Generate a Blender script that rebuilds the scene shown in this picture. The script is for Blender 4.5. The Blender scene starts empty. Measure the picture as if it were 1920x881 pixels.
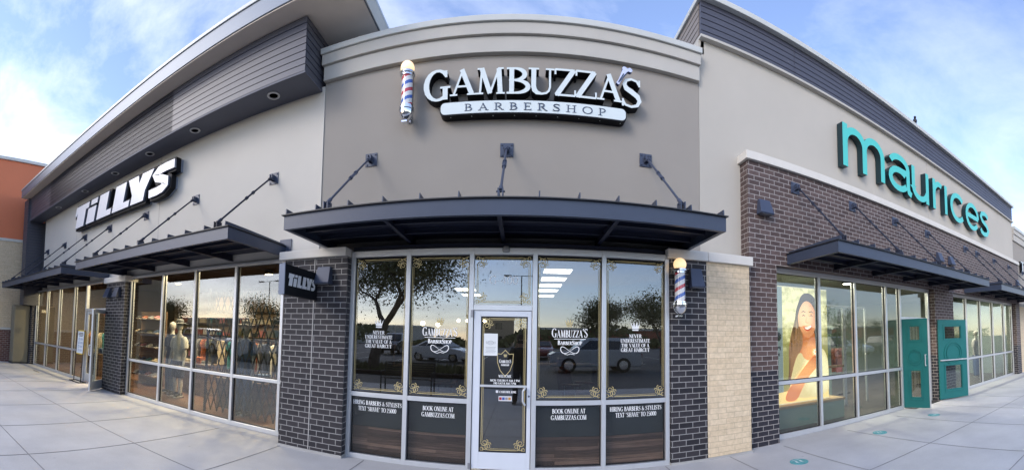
import bpy, bmesh, math, random
from mathutils import Vector, Matrix
random.seed(7)
S = bpy.context.scene
R = math.radians
PI = math.pi

# ------------------------------------------------------------------ camera
YAW, PITCH, ROLL, FPX, CY, EYE = R(1.304), 0.0507, 0.0167, 745.42, 603.14, 1.6
cam = bpy.data.cameras.new('camera')
cam.type = 'PANO'
cam.panorama_type = 'CENTRAL_CYLINDRICAL'
cam.central_cylindrical_range_u_min = -960 / FPX
cam.central_cylindrical_range_u_max = 960 / FPX
cam.central_cylindrical_range_v_min = -(881 - CY) / FPX
cam.central_cylindrical_range_v_max = CY / FPX
cam.central_cylindrical_radius = 1.0
cam.clip_start = 0.02
cam.clip_end = 2000
camo = bpy.data.objects.new('camera', cam)
S.collection.objects.link(camo)
c_, s_, cp, sp, cr, sr = math.cos(YAW), math.sin(YAW), math.cos(PITCH), math.sin(PITCH), math.cos(ROLL), math.sin(ROLL)
ex = Vector((c_, s_, 0)); ey = Vector((-s_, c_, 0)); ez = Vector((0, 0, 1))
fw = ey * cp + ez * sp
u1 = ez * cp - ey * sp
rt = ex * cr + u1 * sr
up = u1 * cr - ex * sr
M = Matrix((rt, up, -fw)).transposed().to_4x4()
M.translation = (0, 0, EYE)
camo.matrix_world = M
S.camera = camo

# ------------------------------------------------------------------ sky and sun
SUN_EL, SUN_AZ = R(28), R(226)        # behind the viewpoint, veiled by thin cloud
w = bpy.data.worlds.new('World'); S.world = w; w.use_nodes = True
nt = w.node_tree; N = nt.nodes; LK = nt.links
N.clear()
out = N.new('ShaderNodeOutputWorld'); bg = N.new('ShaderNodeBackground')
sky = N.new('ShaderNodeTexSky'); sky.sky_type = 'NISHITA'; sky.sun_disc = False
sky.sun_elevation = SUN_EL; sky.sun_rotation = SUN_AZ
sky.air_density = 1.0; sky.dust_density = 0.4; sky.ozone_density = 1.6
tc = N.new('ShaderNodeTexCoord')
sep = N.new('ShaderNodeSeparateXYZ'); LK.new(tc.outputs['Generated'], sep.inputs[0])
mz = N.new('ShaderNodeMath'); mz.operation = 'MAXIMUM'; LK.new(sep.outputs[2], mz.inputs[0]); mz.inputs[1].default_value = 0.0
az = N.new('ShaderNodeMath'); az.operation = 'ADD'; LK.new(mz.outputs[0], az.inputs[0]); az.inputs[1].default_value = 0.12
dx = N.new('ShaderNodeMath'); dx.operation = 'DIVIDE'; LK.new(sep.outputs[0], dx.inputs[0]); LK.new(az.outputs[0], dx.inputs[1])
dy = N.new('ShaderNodeMath'); dy.operation = 'DIVIDE'; LK.new(sep.outputs[1], dy.inputs[0]); LK.new(az.outputs[0], dy.inputs[1])
cmb = N.new('ShaderNodeCombineXYZ'); LK.new(dx.outputs[0], cmb.inputs[0]); LK.new(dy.outputs[0], cmb.inputs[1])
mp = N.new('ShaderNodeMapping'); mp.inputs['Rotation'].default_value = (0, 0, R(28)); mp.inputs['Scale'].default_value = (0.85, 1.15, 1)
mp.inputs['Location'].default_value = (0.9, 0.35, 0)
LK.new(cmb.outputs[0], mp.inputs[0])
nz = N.new('ShaderNodeTexNoise'); nz.inputs['Scale'].default_value = 1.25; nz.inputs['Detail'].default_value = 9
nz.inputs['Roughness'].default_value = 0.62; nz.inputs['Distortion'].default_value = 0.35
LK.new(mp.outputs[0], nz.inputs['Vector'])
rp = N.new('ShaderNodeValToRGB'); rp.color_ramp.elements[0].position = 0.43; rp.color_ramp.elements[0].color = (0, 0, 0, 1)
rp.color_ramp.elements[1].position = 0.80; rp.color_ramp.elements[1].color = (1, 1, 1, 1)
LK.new(nz.outputs[0], rp.inputs[0])
# more cloud towards the left of the view, thinner to the right
lx = N.new('ShaderNodeMath'); lx.operation = 'MULTIPLY_ADD'; LK.new(sep.outputs[0], lx.inputs[0]); lx.inputs[1].default_value = -0.30; lx.inputs[2].default_value = 0.58
lx.use_clamp = True
cm = N.new('ShaderNodeMath'); cm.operation = 'MULTIPLY'; LK.new(rp.outputs[0], cm.inputs[0]); LK.new(lx.outputs[0], cm.inputs[1])
cm.use_clamp = True
tn = N.new('ShaderNodeVectorMath'); tn.operation = 'MULTIPLY'; LK.new(sky.outputs[0], tn.inputs[0]); tn.inputs[1].default_value = (1.04, 0.955, 1.03)
cc = N.new('ShaderNodeRGB'); cc.outputs[0].default_value = (5.2, 5.3, 5.6, 1)
mixc = N.new('ShaderNodeMix'); mixc.data_type = 'RGBA'
LK.new(cm.outputs[0], mixc.inputs['Factor']); LK.new(tn.outputs[0], mixc.inputs['A']); LK.new(cc.outputs[0], mixc.inputs['B'])
LK.new(mixc.outputs['Result'], bg.inputs['Color']); bg.inputs['Strength'].default_value = 0.15
LK.new(bg.outputs[0], out.inputs[0])

sl = bpy.data.lights.new('sun', 'SUN'); sl.energy = 0.7; sl.angle = R(24); sl.color = (1.0, 0.93, 0.82)
so = bpy.data.objects.new('sun', sl); S.collection.objects.link(so)
sd = Vector((math.sin(SUN_AZ) * math.cos(SUN_EL), math.cos(SUN_AZ) * math.cos(SUN_EL), math.sin(SUN_EL)))
so.rotation_euler = sd.to_track_quat('Z', 'Y').to_euler(); so.location = sd * 100

vs = S.view_settings
vs.view_transform = 'Standard'; vs.look = 'None'; vs.gamma = 1.0; vs.use_curve_mapping = False
vs.exposure = 1.32
S.render.engine = 'CYCLES'
S.cycles.use_denoising = True
S.cycles.max_bounces = 8; S.cycles.transparent_max_bounces = 16; S.cycles.glossy_bounces = 5
S.cycles.sample_clamp_indirect = 6.0
S.cycles.caustics_reflective = False; S.cycles.caustics_refractive = False

# ------------------------------------------------------------------ materials
MATS = {}
def mat(name, col, rough=0.6, metal=0.0, var=0.0, vscale=3.0, bump=0.0, bscale=60.0, emit=None, estr=0.0, spec=0.5, coat=0.0):
    if name in MATS: return MATS[name]
    m = bpy.data.materials.new(name); m.use_nodes = True
    n = m.node_tree.nodes; l = m.node_tree.links; b = n['Principled BSDF']
    b.inputs['Base Color'].default_value = (*col, 1); b.inputs['Roughness'].default_value = rough
    b.inputs['Metallic'].default_value = metal; b.inputs['Specular IOR Level'].default_value = spec
    b.inputs['Coat Weight'].default_value = coat
    g = n.new('ShaderNodeNewGeometry')
    if var > 0:
        t = n.new('ShaderNodeTexNoise'); t.inputs['Scale'].default_value = vscale; t.inputs['Detail'].default_value = 6; t.inputs['Roughness'].default_value = 0.6
        l.new(g.outputs['Position'], t.inputs['Vector'])
        mr = n.new('ShaderNodeMapRange'); mr.inputs['From Min'].default_value = 0.3; mr.inputs['From Max'].default_value = 0.7
        mr.inputs['To Min'].default_value = 1 - var; mr.inputs['To Max'].default_value = 1 + var
        l.new(t.outputs[0], mr.inputs[0])
        mx = n.new('ShaderNodeVectorMath'); mx.operation = 'SCALE'; mx.inputs[0].default_value = col
        l.new(mr.outputs[0], mx.inputs['Scale']); l.new(mx.outputs[0], b.inputs['Base Color'])
    if bump > 0:
        t2 = n.new('ShaderNodeTexNoise'); t2.inputs['Scale'].default_value = bscale; t2.inputs['Detail'].default_value = 4
        l.new(g.outputs['Position'], t2.inputs['Vector'])
        bp = n.new('ShaderNodeBump'); bp.inputs['Strength'].default_value = bump; bp.inputs['Distance'].default_value = 0.01
        l.new(t2.outputs[0], bp.inputs['Height']); l.new(bp.outputs[0], b.inputs['Normal'])
    if emit:
        b.inputs['Emission Color'].default_value = (*emit, 1); b.inputs['Emission Strength'].default_value = estr
    MATS[name] = m
    return m

def brick_mat(name, c1, c2, mortar, bw=0.197, rh=0.0767, ms=0.0055, rough=0.5, offs=(0, 0), split=None):
    """running bond on axis-aligned walls: u = x + y, v = z; split=(height, c1b, c2b): other bricks below that height"""
    m = bpy.data.materials.new(name); m.use_nodes = True
    n = m.node_tree.nodes; l = m.node_tree.links; b = n['Principled BSDF']
    g = n.new('ShaderNodeNewGeometry'); sp_ = n.new('ShaderNodeSeparateXYZ'); l.new(g.outputs['Position'], sp_.inputs[0])
    ad = n.new('ShaderNodeMath'); ad.operation = 'ADD'; l.new(sp_.outputs[0], ad.inputs[0]); l.new(sp_.outputs[1], ad.inputs[1])
    ad2 = n.new('ShaderNodeMath'); ad2.operation = 'ADD'; l.new(ad.outputs[0], ad2.inputs[0]); ad2.inputs[1].default_value = 40 + offs[0]
    co = n.new('ShaderNodeCombineXYZ'); l.new(ad2.outputs[0], co.inputs[0]); l.new(sp_.outputs[2], co.inputs[1])
    def bt(a, bb):
        t = n.new('ShaderNodeTexBrick'); t.offset = 0.5; t.inputs['Scale'].default_value = 1
        t.inputs['Brick Width'].default_value = bw; t.inputs['Row Height'].default_value = rh
        t.inputs['Mortar Size'].default_value = ms; t.inputs['Mortar Smooth'].default_value = 0.15; t.inputs['Bias'].default_value = 0.0
        t.inputs['Color1'].default_value = (*a, 1); t.inputs['Color2'].default_value = (*bb, 1); t.inputs['Mortar'].default_value = (*mortar, 1)
        l.new(co.outputs[0], t.inputs['Vector']); return t
    t = bt(c1, c2); colout = t.outputs['Color']
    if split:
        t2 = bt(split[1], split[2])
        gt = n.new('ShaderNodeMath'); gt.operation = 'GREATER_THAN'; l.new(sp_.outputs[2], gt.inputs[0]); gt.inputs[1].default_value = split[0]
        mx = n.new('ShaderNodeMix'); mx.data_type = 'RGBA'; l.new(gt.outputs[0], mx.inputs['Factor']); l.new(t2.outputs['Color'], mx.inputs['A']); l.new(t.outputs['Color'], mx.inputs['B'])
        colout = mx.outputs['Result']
    ns = n.new('ShaderNodeTexNoise'); ns.inputs['Scale'].default_value = 22; ns.inputs['Detail'].default_value = 5; l.new(g.outputs['Position'], ns.inputs['Vector'])
    mr = n.new('ShaderNodeMapRange'); mr.inputs['To Min'].default_value = 0.72; mr.inputs['To Max'].default_value = 1.28; l.new(ns.outputs[0], mr.inputs[0])
    sc = n.new('ShaderNodeVectorMath'); sc.operation = 'SCALE'; l.new(colout, sc.inputs[0]); l.new(mr.outputs[0], sc.inputs['Scale'])
    l.new(sc.outputs[0], b.inputs['Base Color']); b.inputs['Roughness'].default_value = rough; b.inputs['Specular IOR Level'].default_value = 0.3
    bp = n.new('ShaderNodeBump'); bp.invert = True; bp.inputs['Strength'].default_value = 0.5; bp.inputs['Distance'].default_value = 0.01
    l.new(t.outputs['Fac'], bp.inputs['Height']); l.new(bp.outputs[0], b.inputs['Normal'])
    return m

def glass_mat(name, tint, ior=1.75):
    m = bpy.data.materials.new(name); m.use_nodes = True
    n = m.node_tree.nodes; l = m.node_tree.links; n.clear()
    o = n.new('ShaderNodeOutputMaterial'); tr = n.new('ShaderNodeBsdfTransparent'); gl = n.new('ShaderNodeBsdfGlossy')
    tr.inputs[0].default_value = (*tint, 1); gl.inputs['Roughness'].default_value = 0.0; gl.inputs[0].default_value = (0.96, 0.98, 1, 1)
    lw = n.new('ShaderNodeLayerWeight'); f0 = ((ior - 1) / (ior + 1)) ** 2
    pw = n.new('ShaderNodeMath'); pw.operation = 'POWER'; l.new(lw.outputs['Facing'], pw.inputs[0]); pw.inputs[1].default_value = 5
    fr = n.new('ShaderNodeMath'); fr.operation = 'MULTIPLY_ADD'; l.new(pw.outputs[0], fr.inputs[0]); fr.inputs[1].default_value = 1 - f0; fr.inputs[2].default_value = f0
    lw.inputs[0].default_value = 0.5
    mx = n.new('ShaderNodeMixShader'); l.new(fr.outputs[0], mx.inputs[0]); l.new(tr.outputs[0], mx.inputs[1]); l.new(gl.outputs[0], mx.inputs[2])
    l.new(mx.outputs[0], o.inputs[0]); return m

def plank_mat(name, cols, along='x', pw=0.11, plen=0.9, rough=0.45, v='z'):
    m = bpy.data.materials.new(name); m.use_nodes = True
    n = m.node_tree.nodes; l = m.node_tree.links; b = n['Principled BSDF']
    g = n.new('ShaderNodeNewGeometry'); sp_ = n.new('ShaderNodeSeparateXYZ'); l.new(g.outputs['Position'], sp_.inputs[0])
    co = n.new('ShaderNodeCombineXYZ'); l.new(sp_.outputs[0 if along == 'x' else 1], co.inputs[0])
    l.new(sp_.outputs[{'z': 2, 'y': 1, 'x': 0}[v]], co.inputs[1])
    sh = n.new('ShaderNodeVectorMath'); sh.operation = 'ADD'; sh.inputs[1].default_value = (50, 50.003, 0); l.new(co.outputs[0], sh.inputs[0])
    t = n.new('ShaderNodeTexBrick'); t.offset = 0.37; t.inputs['Scale'].default_value = 1; t.inputs['Brick Width'].default_value = plen; t.inputs['Row Height'].default_value = pw
    t.inputs['Mortar Size'].default_value = 0.0016; t.inputs['Color1'].default_value = (0, 0, 0, 1); t.inputs['Color2'].default_value = (1, 1, 1, 1); t.inputs['Mortar'].default_value = (0.0, 0.0, 0.0, 1)
    l.new(sh.outputs[0], t.inputs['Vector'])
    mp_ = n.new('ShaderNodeMapping'); mp_.inputs['Scale'].default_value = (2.5, 45, 1); l.new(co.outputs[0], mp_.inputs[0])
    ns = n.new('ShaderNodeTexNoise'); ns.inputs['Scale'].default_value = 1.3; ns.inputs['Detail'].default_value = 6; l.new(mp_.outputs[0], ns.inputs['Vector'])
    ad = n.new('ShaderNodeMath'); ad.operation = 'MULTIPLY_ADD'; l.new(ns.outputs[0], ad.inputs[0]); ad.inputs[1].default_value = 0.7
    hm = n.new('ShaderNodeMath'); hm.operation = 'MULTIPLY_ADD'; l.new(t.outputs['Color'], hm.inputs[0]); hm.inputs[1].default_value = 0.6; hm.inputs[2].default_value = -0.12
    l.new(hm.outputs[0], ad.inputs[2])
    cr_ = n.new('ShaderNodeValToRGB'); el = cr_.color_ramp.elements
    el[0].position = 0.1; el[0].color = (*cols[0], 1); el[1].position = 0.9; el[1].color = (*cols[2], 1)
    e = el.new(0.5); e.color = (*cols[1], 1)
    l.new(ad.outputs[0], cr_.inputs[0]); l.new(cr_.outputs[0], b.inputs['Base Color']); b.inputs['Roughness'].default_value = rough
    return m

dark_brick = brick_mat('dark_brick', (0.018, 0.017, 0.021), (0.036, 0.032, 0.036), (0.27, 0.262, 0.255), rough=0.6)
beige_brick = brick_mat('beige_brick', (0.62, 0.49, 0.325), (0.67, 0.54, 0.37), (0.50, 0.40, 0.28), bw=0.26, ms=0.004, rough=0.8)
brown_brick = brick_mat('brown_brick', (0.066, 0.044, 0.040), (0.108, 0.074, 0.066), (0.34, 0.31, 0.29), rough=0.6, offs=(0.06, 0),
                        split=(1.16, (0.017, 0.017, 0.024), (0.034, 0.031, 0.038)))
red_brick = brick_mat('red_brick', (0.11, 0.045, 0.035), (0.16, 0.07, 0.055), (0.40, 0.35, 0.30), rough=0.7)
cream_stucco = mat('cream_stucco', (0.56, 0.525, 0.46), 0.92, var=0.035, vscale=0.9, bump=0.25, bscale=160)
taupe_stucco = mat('taupe_stucco', (0.300, 0.274, 0.240), 0.92, var=0.04, vscale=0.8, bump=0.25, bscale=160)
greige_stucco = mat('greige_stucco', (0.45, 0.42, 0.365), 0.92, var=0.035, vscale=0.9, bump=0.25, bscale=160)
band_stucco = mat('band_stucco', (0.45, 0.43, 0.385), 0.9, var=0.04, vscale=1.5, bump=0.2, bscale=140)
column_stucco = mat('column_stucco', (0.20, 0.18, 0.13), 0.9, var=0.05, vscale=1.5, bump=0.2, bscale=140)
orange_stucco = mat('orange_stucco', (0.64, 0.19, 0.09), 0.9, var=0.04, vscale=0.8, bump=0.2, bscale=140)
cast_stone = mat('cast_stone', (0.62, 0.59, 0.53), 0.85, var=0.05, vscale=3, bump=0.2, bscale=90)
siding_paint = mat('siding_paint', (0.068, 0.070, 0.088), 0.42, var=0.05, vscale=4, bump=0.08, bscale=40)
band_siding = mat('band_siding', (0.060, 0.062, 0.082), 0.45, var=0.06, vscale=4, bump=0.08, bscale=40)
soffit_paint = mat('soffit_paint', (0.085, 0.09, 0.115), 0.6, var=0.04)
slab_metal = mat('slab_metal', (0.17, 0.20, 0.245), 0.4, metal=0.2, var=0.04, vscale=1.2)
slab_soffit = mat('slab_soffit', (0.72, 0.62, 0.51), 0.8, var=0.04, vscale=2)
cap_metal = mat('cap_metal', (0.45, 0.47, 0.47), 0.45, metal=0.2, var=0.04, vscale=2)
coping_metal = mat('coping_metal', (0.50, 0.51, 0.48), 0.5, var=0.05, vscale=2)
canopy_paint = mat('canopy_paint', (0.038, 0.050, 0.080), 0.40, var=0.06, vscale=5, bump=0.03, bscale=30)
canopy_shaded = mat('canopy_shaded', (0.008, 0.011, 0.026), 0.5, var=0.08, vscale=4)  # canopy paint darkened: shade under the canopy put into the colour
rod_dark = mat('rod_dark', (0.016, 0.020, 0.036), 0.5)
rod_paint = mat('rod_paint', (0.045, 0.058, 0.095), 0.42, var=0.05)
aluminium = mat('aluminium', (0.62, 0.63, 0.64), 0.35, metal=0.55, var=0.03, vscale=6)
white_door = mat('white_door', (0.66, 0.69, 0.74), 0.38, metal=0.15, var=0.02)
black_metal = mat('black_metal', (0.015, 0.015, 0.017), 0.45)
gasket = mat('gasket', (0.01, 0.01, 0.012), 0.6)
chrome = mat('chrome', (0.75, 0.76, 0.78), 0.12, metal=1.0)
glass_c = glass_mat('barber_glass', (0.60, 0.62, 0.60), 2.3)
glass_low = glass_mat('low_glass', (0.80, 0.80, 0.78), 1.5)
glass_s = glass_mat('shop_glass', (0.74, 0.77, 0.73), 1.95)
white_vinyl = mat('white_vinyl', (0.88, 0.88, 0.86), 0.5)
gold_vinyl = mat('gold_vinyl', (0.52, 0.42, 0.20), 0.4, metal=0.2)
sign_white = mat('sign_white', (0.62, 0.68, 0.665), 0.3, var=0.02)
sign_black = mat('sign_black', (0.006, 0.007, 0.010), 0.55, spec=.2)
navy = mat('navy_letters', (0.045, 0.065, 0.11), 0.5)
tilly_white = mat('tilly_white', (0.72, 0.73, 0.75), 0.3)
tilly_side = mat('tilly_side', (0.25, 0.29, 0.38), 0.3, metal=0.4)
teal_face = mat('teal_face', (0.070, 0.52, 0.46), 0.32)
teal_side = mat('teal_side', (0.006, 0.028, 0.036), 0.35)
teal_door = mat('teal_door', (0.006, 0.130, 0.124), 0.42, var=0.05, vscale=5, bump=0.05, bscale=30)
teal_sticker = mat('teal_sticker', (0.085, 0.34, 0.36), 0.6, var=0.1, vscale=25)

# concrete pavement with stains
def concrete():
    m = bpy.data.materials.new('pavement_concrete'); m.use_nodes = True
    n = m.node_tree.nodes; l = m.node_tree.links; b = n['Principled BSDF']
    g = n.new('ShaderNodeNewGeometry')
    a = n.new('ShaderNodeTexNoise'); a.inputs['Scale'].default_value = 0.9; a.inputs['Detail'].default_value = 8; a.inputs['Roughness'].default_value = 0.65; l.new(g.outputs['Position'], a.inputs['Vector'])
    r1 = n.new('ShaderNodeValToRGB'); r1.color_ramp.elements[0].position = 0.3; r1.color_ramp.elements[0].color = (0.42, 0.415, 0.41, 1)
    r1.color_ramp.elements[1].position = 0.72; r1.color_ramp.elements[1].color = (0.54, 0.535, 0.53, 1); l.new(a.outputs[0], r1.inputs[0])
    v = n.new('ShaderNodeTexNoise'); v.inputs['Scale'].default_value = 55; v.inputs['Detail'].default_value = 5; l.new(g.outputs['Position'], v.inputs['Vector'])
    mr = n.new('ShaderNodeMapRange'); mr.inputs['To Min'].default_value = 0.90; mr.inputs['To Max'].default_value = 1.10; l.new(v.outputs[0], mr.inputs[0])
    # small dark spots (gum, drips)
    vo = n.new('ShaderNodeTexVoronoi'); vo.inputs['Scale'].default_value = 2.3; l.new(g.outputs['Position'], vo.inputs['Vector'])
    ms = n.new('ShaderNodeMapRange'); ms.inputs['From Min'].default_value = 0.03; ms.inputs['From Max'].default_value = 0.05; ms.inputs['To Min'].default_value = 0.8; ms.inputs['To Max'].default_value = 1; l.new(vo.outputs['Distance'], ms.inputs[0])
    m2 = n.new('ShaderNodeMath'); m2.operation = 'MULTIPLY'; l.new(mr.outputs[0], m2.inputs[0]); l.new(ms.outputs[0], m2.inputs[1])
    sc = n.new('ShaderNodeVectorMath'); sc.operation = 'SCALE'; l.new(r1.outputs[0], sc.inputs[0]); l.new(m2.outputs[0], sc.inputs['Scale'])
    l.new(sc.outputs[0], b.inputs['Base Color']); b.inputs['Roughness'].default_value = 0.85
    bp = n.new('ShaderNodeBump'); bp.inputs['Strength'].default_value = 0.15; bp.inputs['Distance'].default_value = 0.005; l.new(v.outputs[0], bp.inputs['Height']); l.new(bp.outputs[0], b.inputs['Normal'])
    return m
pave_mat = concrete()
joint_mat = mat('pavement_joint', (0.21, 0.205, 0.20), 0.9)
asphalt = mat('asphalt', (0.085, 0.085, 0.086), 0.85, var=0.15, vscale=0.6, bump=0.3, bscale=120)
line_paint = mat('line_paint', (0.55, 0.55, 0.52), 0.7)
kerb_mat = mat('kerb_concrete', (0.36, 0.35, 0.33), 0.85, var=0.08, vscale=3)

# ------------------------------------------------------------------ mesh helpers
ORG = {}
class MB:
    def __init__(s): s.v = []; s.f = []; s.m = []; s.k = 0
    def add(s, vs, fs, mi=0):
        o = len(s.v); s.v += [tuple(p) for p in vs]; s.f += [tuple(i + o for i in f) for f in fs]; s.m += [mi] * len(fs); return s
    def box(s, x0, x1, y0, y1, z0, z1, mi=0):
        return s.add([(x0, y0, z0), (x1, y0, z0), (x1, y1, z0), (x0, y1, z0), (x0, y0, z1), (x1, y0, z1), (x1, y1, z1), (x0, y1, z1)],
                     [(0, 3, 2, 1), (4, 5, 6, 7), (0, 1, 5, 4), (1, 2, 6, 5), (2, 3, 7, 6), (3, 0, 4, 7)], mi)
    def obox(s, a, b, wd, ht, mi=0):   # oriented bar from a to b, width wd (sideways), height ht
        a, b = Vector(a), Vector(b); d = (b - a).normalized(); sd_ = d.cross(Vector((0, 0, 1)))
        if sd_.length < 1e-4: sd_ = Vector((1, 0, 0))
        sd_.normalize(); u = sd_.cross(d).normalized(); P = []
        for p in (a, b):
            for q in ((-1, -1), (1, -1), (1, 1), (-1, 1)): P.append(p + sd_ * wd / 2 * q[0] + u * ht / 2 * q[1])
        return s.add(P, [(0, 1, 2, 3), (7, 6, 5, 4), (0, 4, 5, 1), (1, 5, 6, 2), (2, 6, 7, 3), (3, 7, 4, 0)], mi)
    def tube(s, a, b, r, n=10, r2=None, mi=0, cap=True):
        a, b = Vector(a), Vector(b); d = (b - a).normalized(); t = Vector((0, 0, 1)) if abs(d.z) < 0.95 else Vector((1, 0, 0))
        e1 = d.cross(t).normalized(); e2 = d.cross(e1); r2 = r if r2 is None else r2; P = []
        for p, q in ((a, r), (b, r2)):
            for i in range(n): an = 2 * PI * i / n; P.append(p + e1 * math.cos(an) * q + e2 * math.sin(an) * q)
        F = [(i, (i + 1) % n, n + (i + 1) % n, n + i) for i in range(n)]
        if cap: F += [tuple(range(n))[::-1], tuple(range(n, 2 * n))]
        return s.add(P, F, mi)
    def path(s, pts, r, n=8, mi=0):
        for i in range(len(pts) - 1): s.tube(pts[i], pts[i + 1], r, n, mi=mi)
        return s
    def lathe(s, cx, cy, prof, n=24, mi=0):   # prof: (r, z)
        P = []; F = []
        for r, z in prof:
            for i in range(n): an = 2 * PI * i / n; P.append((cx + r * math.cos(an), cy + r * math.sin(an), z))
        for j in range(len(prof) - 1):
            for i in range(n): F.append((j * n + i, j * n + (i + 1) % n, (j + 1) * n + (i + 1) % n, (j + 1) * n + i))
        if prof[0][0] > 1e-4: F.append(tuple(range(n))[::-1])
        if prof[-1][0] > 1e-4: F.append(tuple(range((len(prof) - 1) * n, len(prof) * n)))
        return s.add(P, F, mi)
    def ball(s, c, r, n=16, mi=0, sz=1.0):
        return s.lathe(c[0], c[1], [(max(1e-5, r * math.sin(PI * k / n)), c[2] - r * sz * math.cos(PI * k / n)) for k in range(n + 1)], n * 2, mi)
    def prism(s, poly, f, depth, mi=0, ms=None, back=True):
        """poly in 2D, f(u, v, w)-> point; front at w=0, back at w=depth"""
        n = len(poly); ms = mi if ms is None else ms
        s.add([f(u, v, 0) for u, v in poly], [tuple(range(n))], mi)
        P = [f(u, v, 0) for u, v in poly] + [f(u, v, depth) for u, v in poly]
        s.add(P, [(i, (i + 1) % n, n + (i + 1) % n, n + i) for i in range(n)], ms)
        if back: s.add([f(u, v, depth) for u, v in poly], [tuple(range(n))[::-1]], ms)
        return s
    def stroke(s, pts, w, f, depth=0.0, mi=0, ms=None, closed=False):
        """ribbon along a 2D path with mitred joins; each new ribbon sits 0.15 mm prouder so overlaps never share a plane"""
        n = len(pts); ms = mi if ms is None else ms; W = w if isinstance(w, (list, tuple)) else [w] * n
        s.k += 1; e = -0.00015 * (s.k % 40); Lp = []; Rp = []
        for i in range(n):
            p = Vector(pts[i])
            a = Vector(pts[i - 1]) if (i > 0 or closed) else None
            b = Vector(pts[(i + 1) % n]) if (i < n - 1 or closed) else None
            d1 = (p - a).normalized() if a is not None else None; d2 = (b - p).normalized() if b is not None else None
            if d1 is None: d1 = d2
            if d2 is None: d2 = d1
            t = (d1 + d2)
            t = t.normalized() if t.length > 1e-6 else d1
            nn = Vector((-t.y, t.x)); c = max(0.45, nn.dot(Vector((-d1.y, d1.x))))
            Lp.append(p + nn * W[i] / 2 / c); Rp.append(p - nn * W[i] / 2 / c)
        m_ = n if closed else n - 1
        P = [f(q.x, q.y, e) for q in Lp] + [f(q.x, q.y, e) for q in Rp]
        s.add(P, [(i, (i + 1) % n, n + (i + 1) % n, n + i) for i in range(m_)], mi)
        if depth > 0:
            P = [f(q.x, q.y, e) for q in Lp] + [f(q.x, q.y, depth) for q in Lp]
            s.add(P, [(i, (i + 1) % n, n + (i + 1) % n, n + i) for i in range(m_)], ms)
            P = [f(q.x, q.y, e) for q in Rp] + [f(q.x, q.y, depth) for q in Rp]
            s.add(P, [(i, (i + 1) % n, n + (i + 1) % n, n + i) for i in range(m_)], ms)
            if not closed:
                for k in (0, n - 1):
                    s.add([f(Lp[k].x, Lp[k].y, e), f(Rp[k].x, Rp[k].y, e), f(Rp[k].x, Rp[k].y, depth), f(Lp[k].x, Lp[k].y, depth)], [(0, 1, 2, 3)], ms)
        return s
    def build(s, name, mats, parent=None, origin=None, smooth=False, bevel=0.0, label=None):
        if not isinstance(mats, (list, tuple)): mats = [mats]
        if origin is None:
            if parent is not None: origin = ORG[parent.name]
            else:
                xs = [p[0] for p in s.v]; ys = [p[1] for p in s.v]; zs = [p[2] for p in s.v]
                origin = Vector(((min(xs) + max(xs)) / 2, (min(ys) + max(ys)) / 2, min(zs)))
        origin = Vector(origin)
        me = bpy.data.meshes.new(name); me.from_pydata([tuple(Vector(p) - origin) for p in s.v], [], s.f)
        for m in mats: me.materials.append(m)
        for p, mi in zip(me.polygons, s.m): p.material_index = mi
        bm = bmesh.new(); bm.from_mesh(me)
        bmesh.ops.recalc_face_normals(bm, faces=bm.faces)
        bm.to_mesh(me); bm.free()
        if smooth:
            me.polygons.foreach_set('use_smooth', [True] * len(me.polygons))
            try: me.set_sharp_from_angle(angle=R(35))
            except Exception: pass
        me.update()
        o = bpy.data.objects.new(name, me); S.collection.objects.link(o); ORG[o.name] = origin
        if parent is not None: o.parent = parent; o.location = origin - ORG[parent.name]
        else: o.location = origin
        if bevel > 0:
            bv = o.modifiers.new('bevel', 'BEVEL'); bv.width = bevel; bv.segments = 2; bv.limit_method = 'ANGLE'
        if label: o['label'] = label
        return o
def thing(name, label, cat, loc=(0, 0, 0), group=None):
    o = bpy.data.objects.new(name, None); S.collection.objects.link(o); o.location = loc; ORG[o.name] = Vector(loc)
    o.empty_display_size = 0.2
    o['label'] = label; o['category'] = cat
    if group: o['group'] = group
    return o
def tag(o, label, cat, group=None):
    o['label'] = label; o['category'] = cat
    if group: o['group'] = group
    return o
def struct(o): o['kind'] = 'structure'; return o
def kids(o): return [c for c in S.collection.objects if c.parent == o]
def dup(o, loc=None, rz=None, label=None, group=None):
    def cp_(src, par):
        c = src.copy(); S.collection.objects.link(c); c.parent = par; ORG[c.name] = ORG[src.name].copy()
        for ch in kids(src): cp_(ch, c)
        return c
    c = cp_(o, None)
    if loc is not None: c.location = loc
    if rz is not None: c.rotation_euler = (0, 0, rz)
    if label: c['label'] = label
    if group: c['group'] = group
    return c
def XZ(y):            # map for shapes drawn on the facade: front plane at y, w goes into the wall
    return lambda u, v, w: (u, y + w, v)

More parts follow.
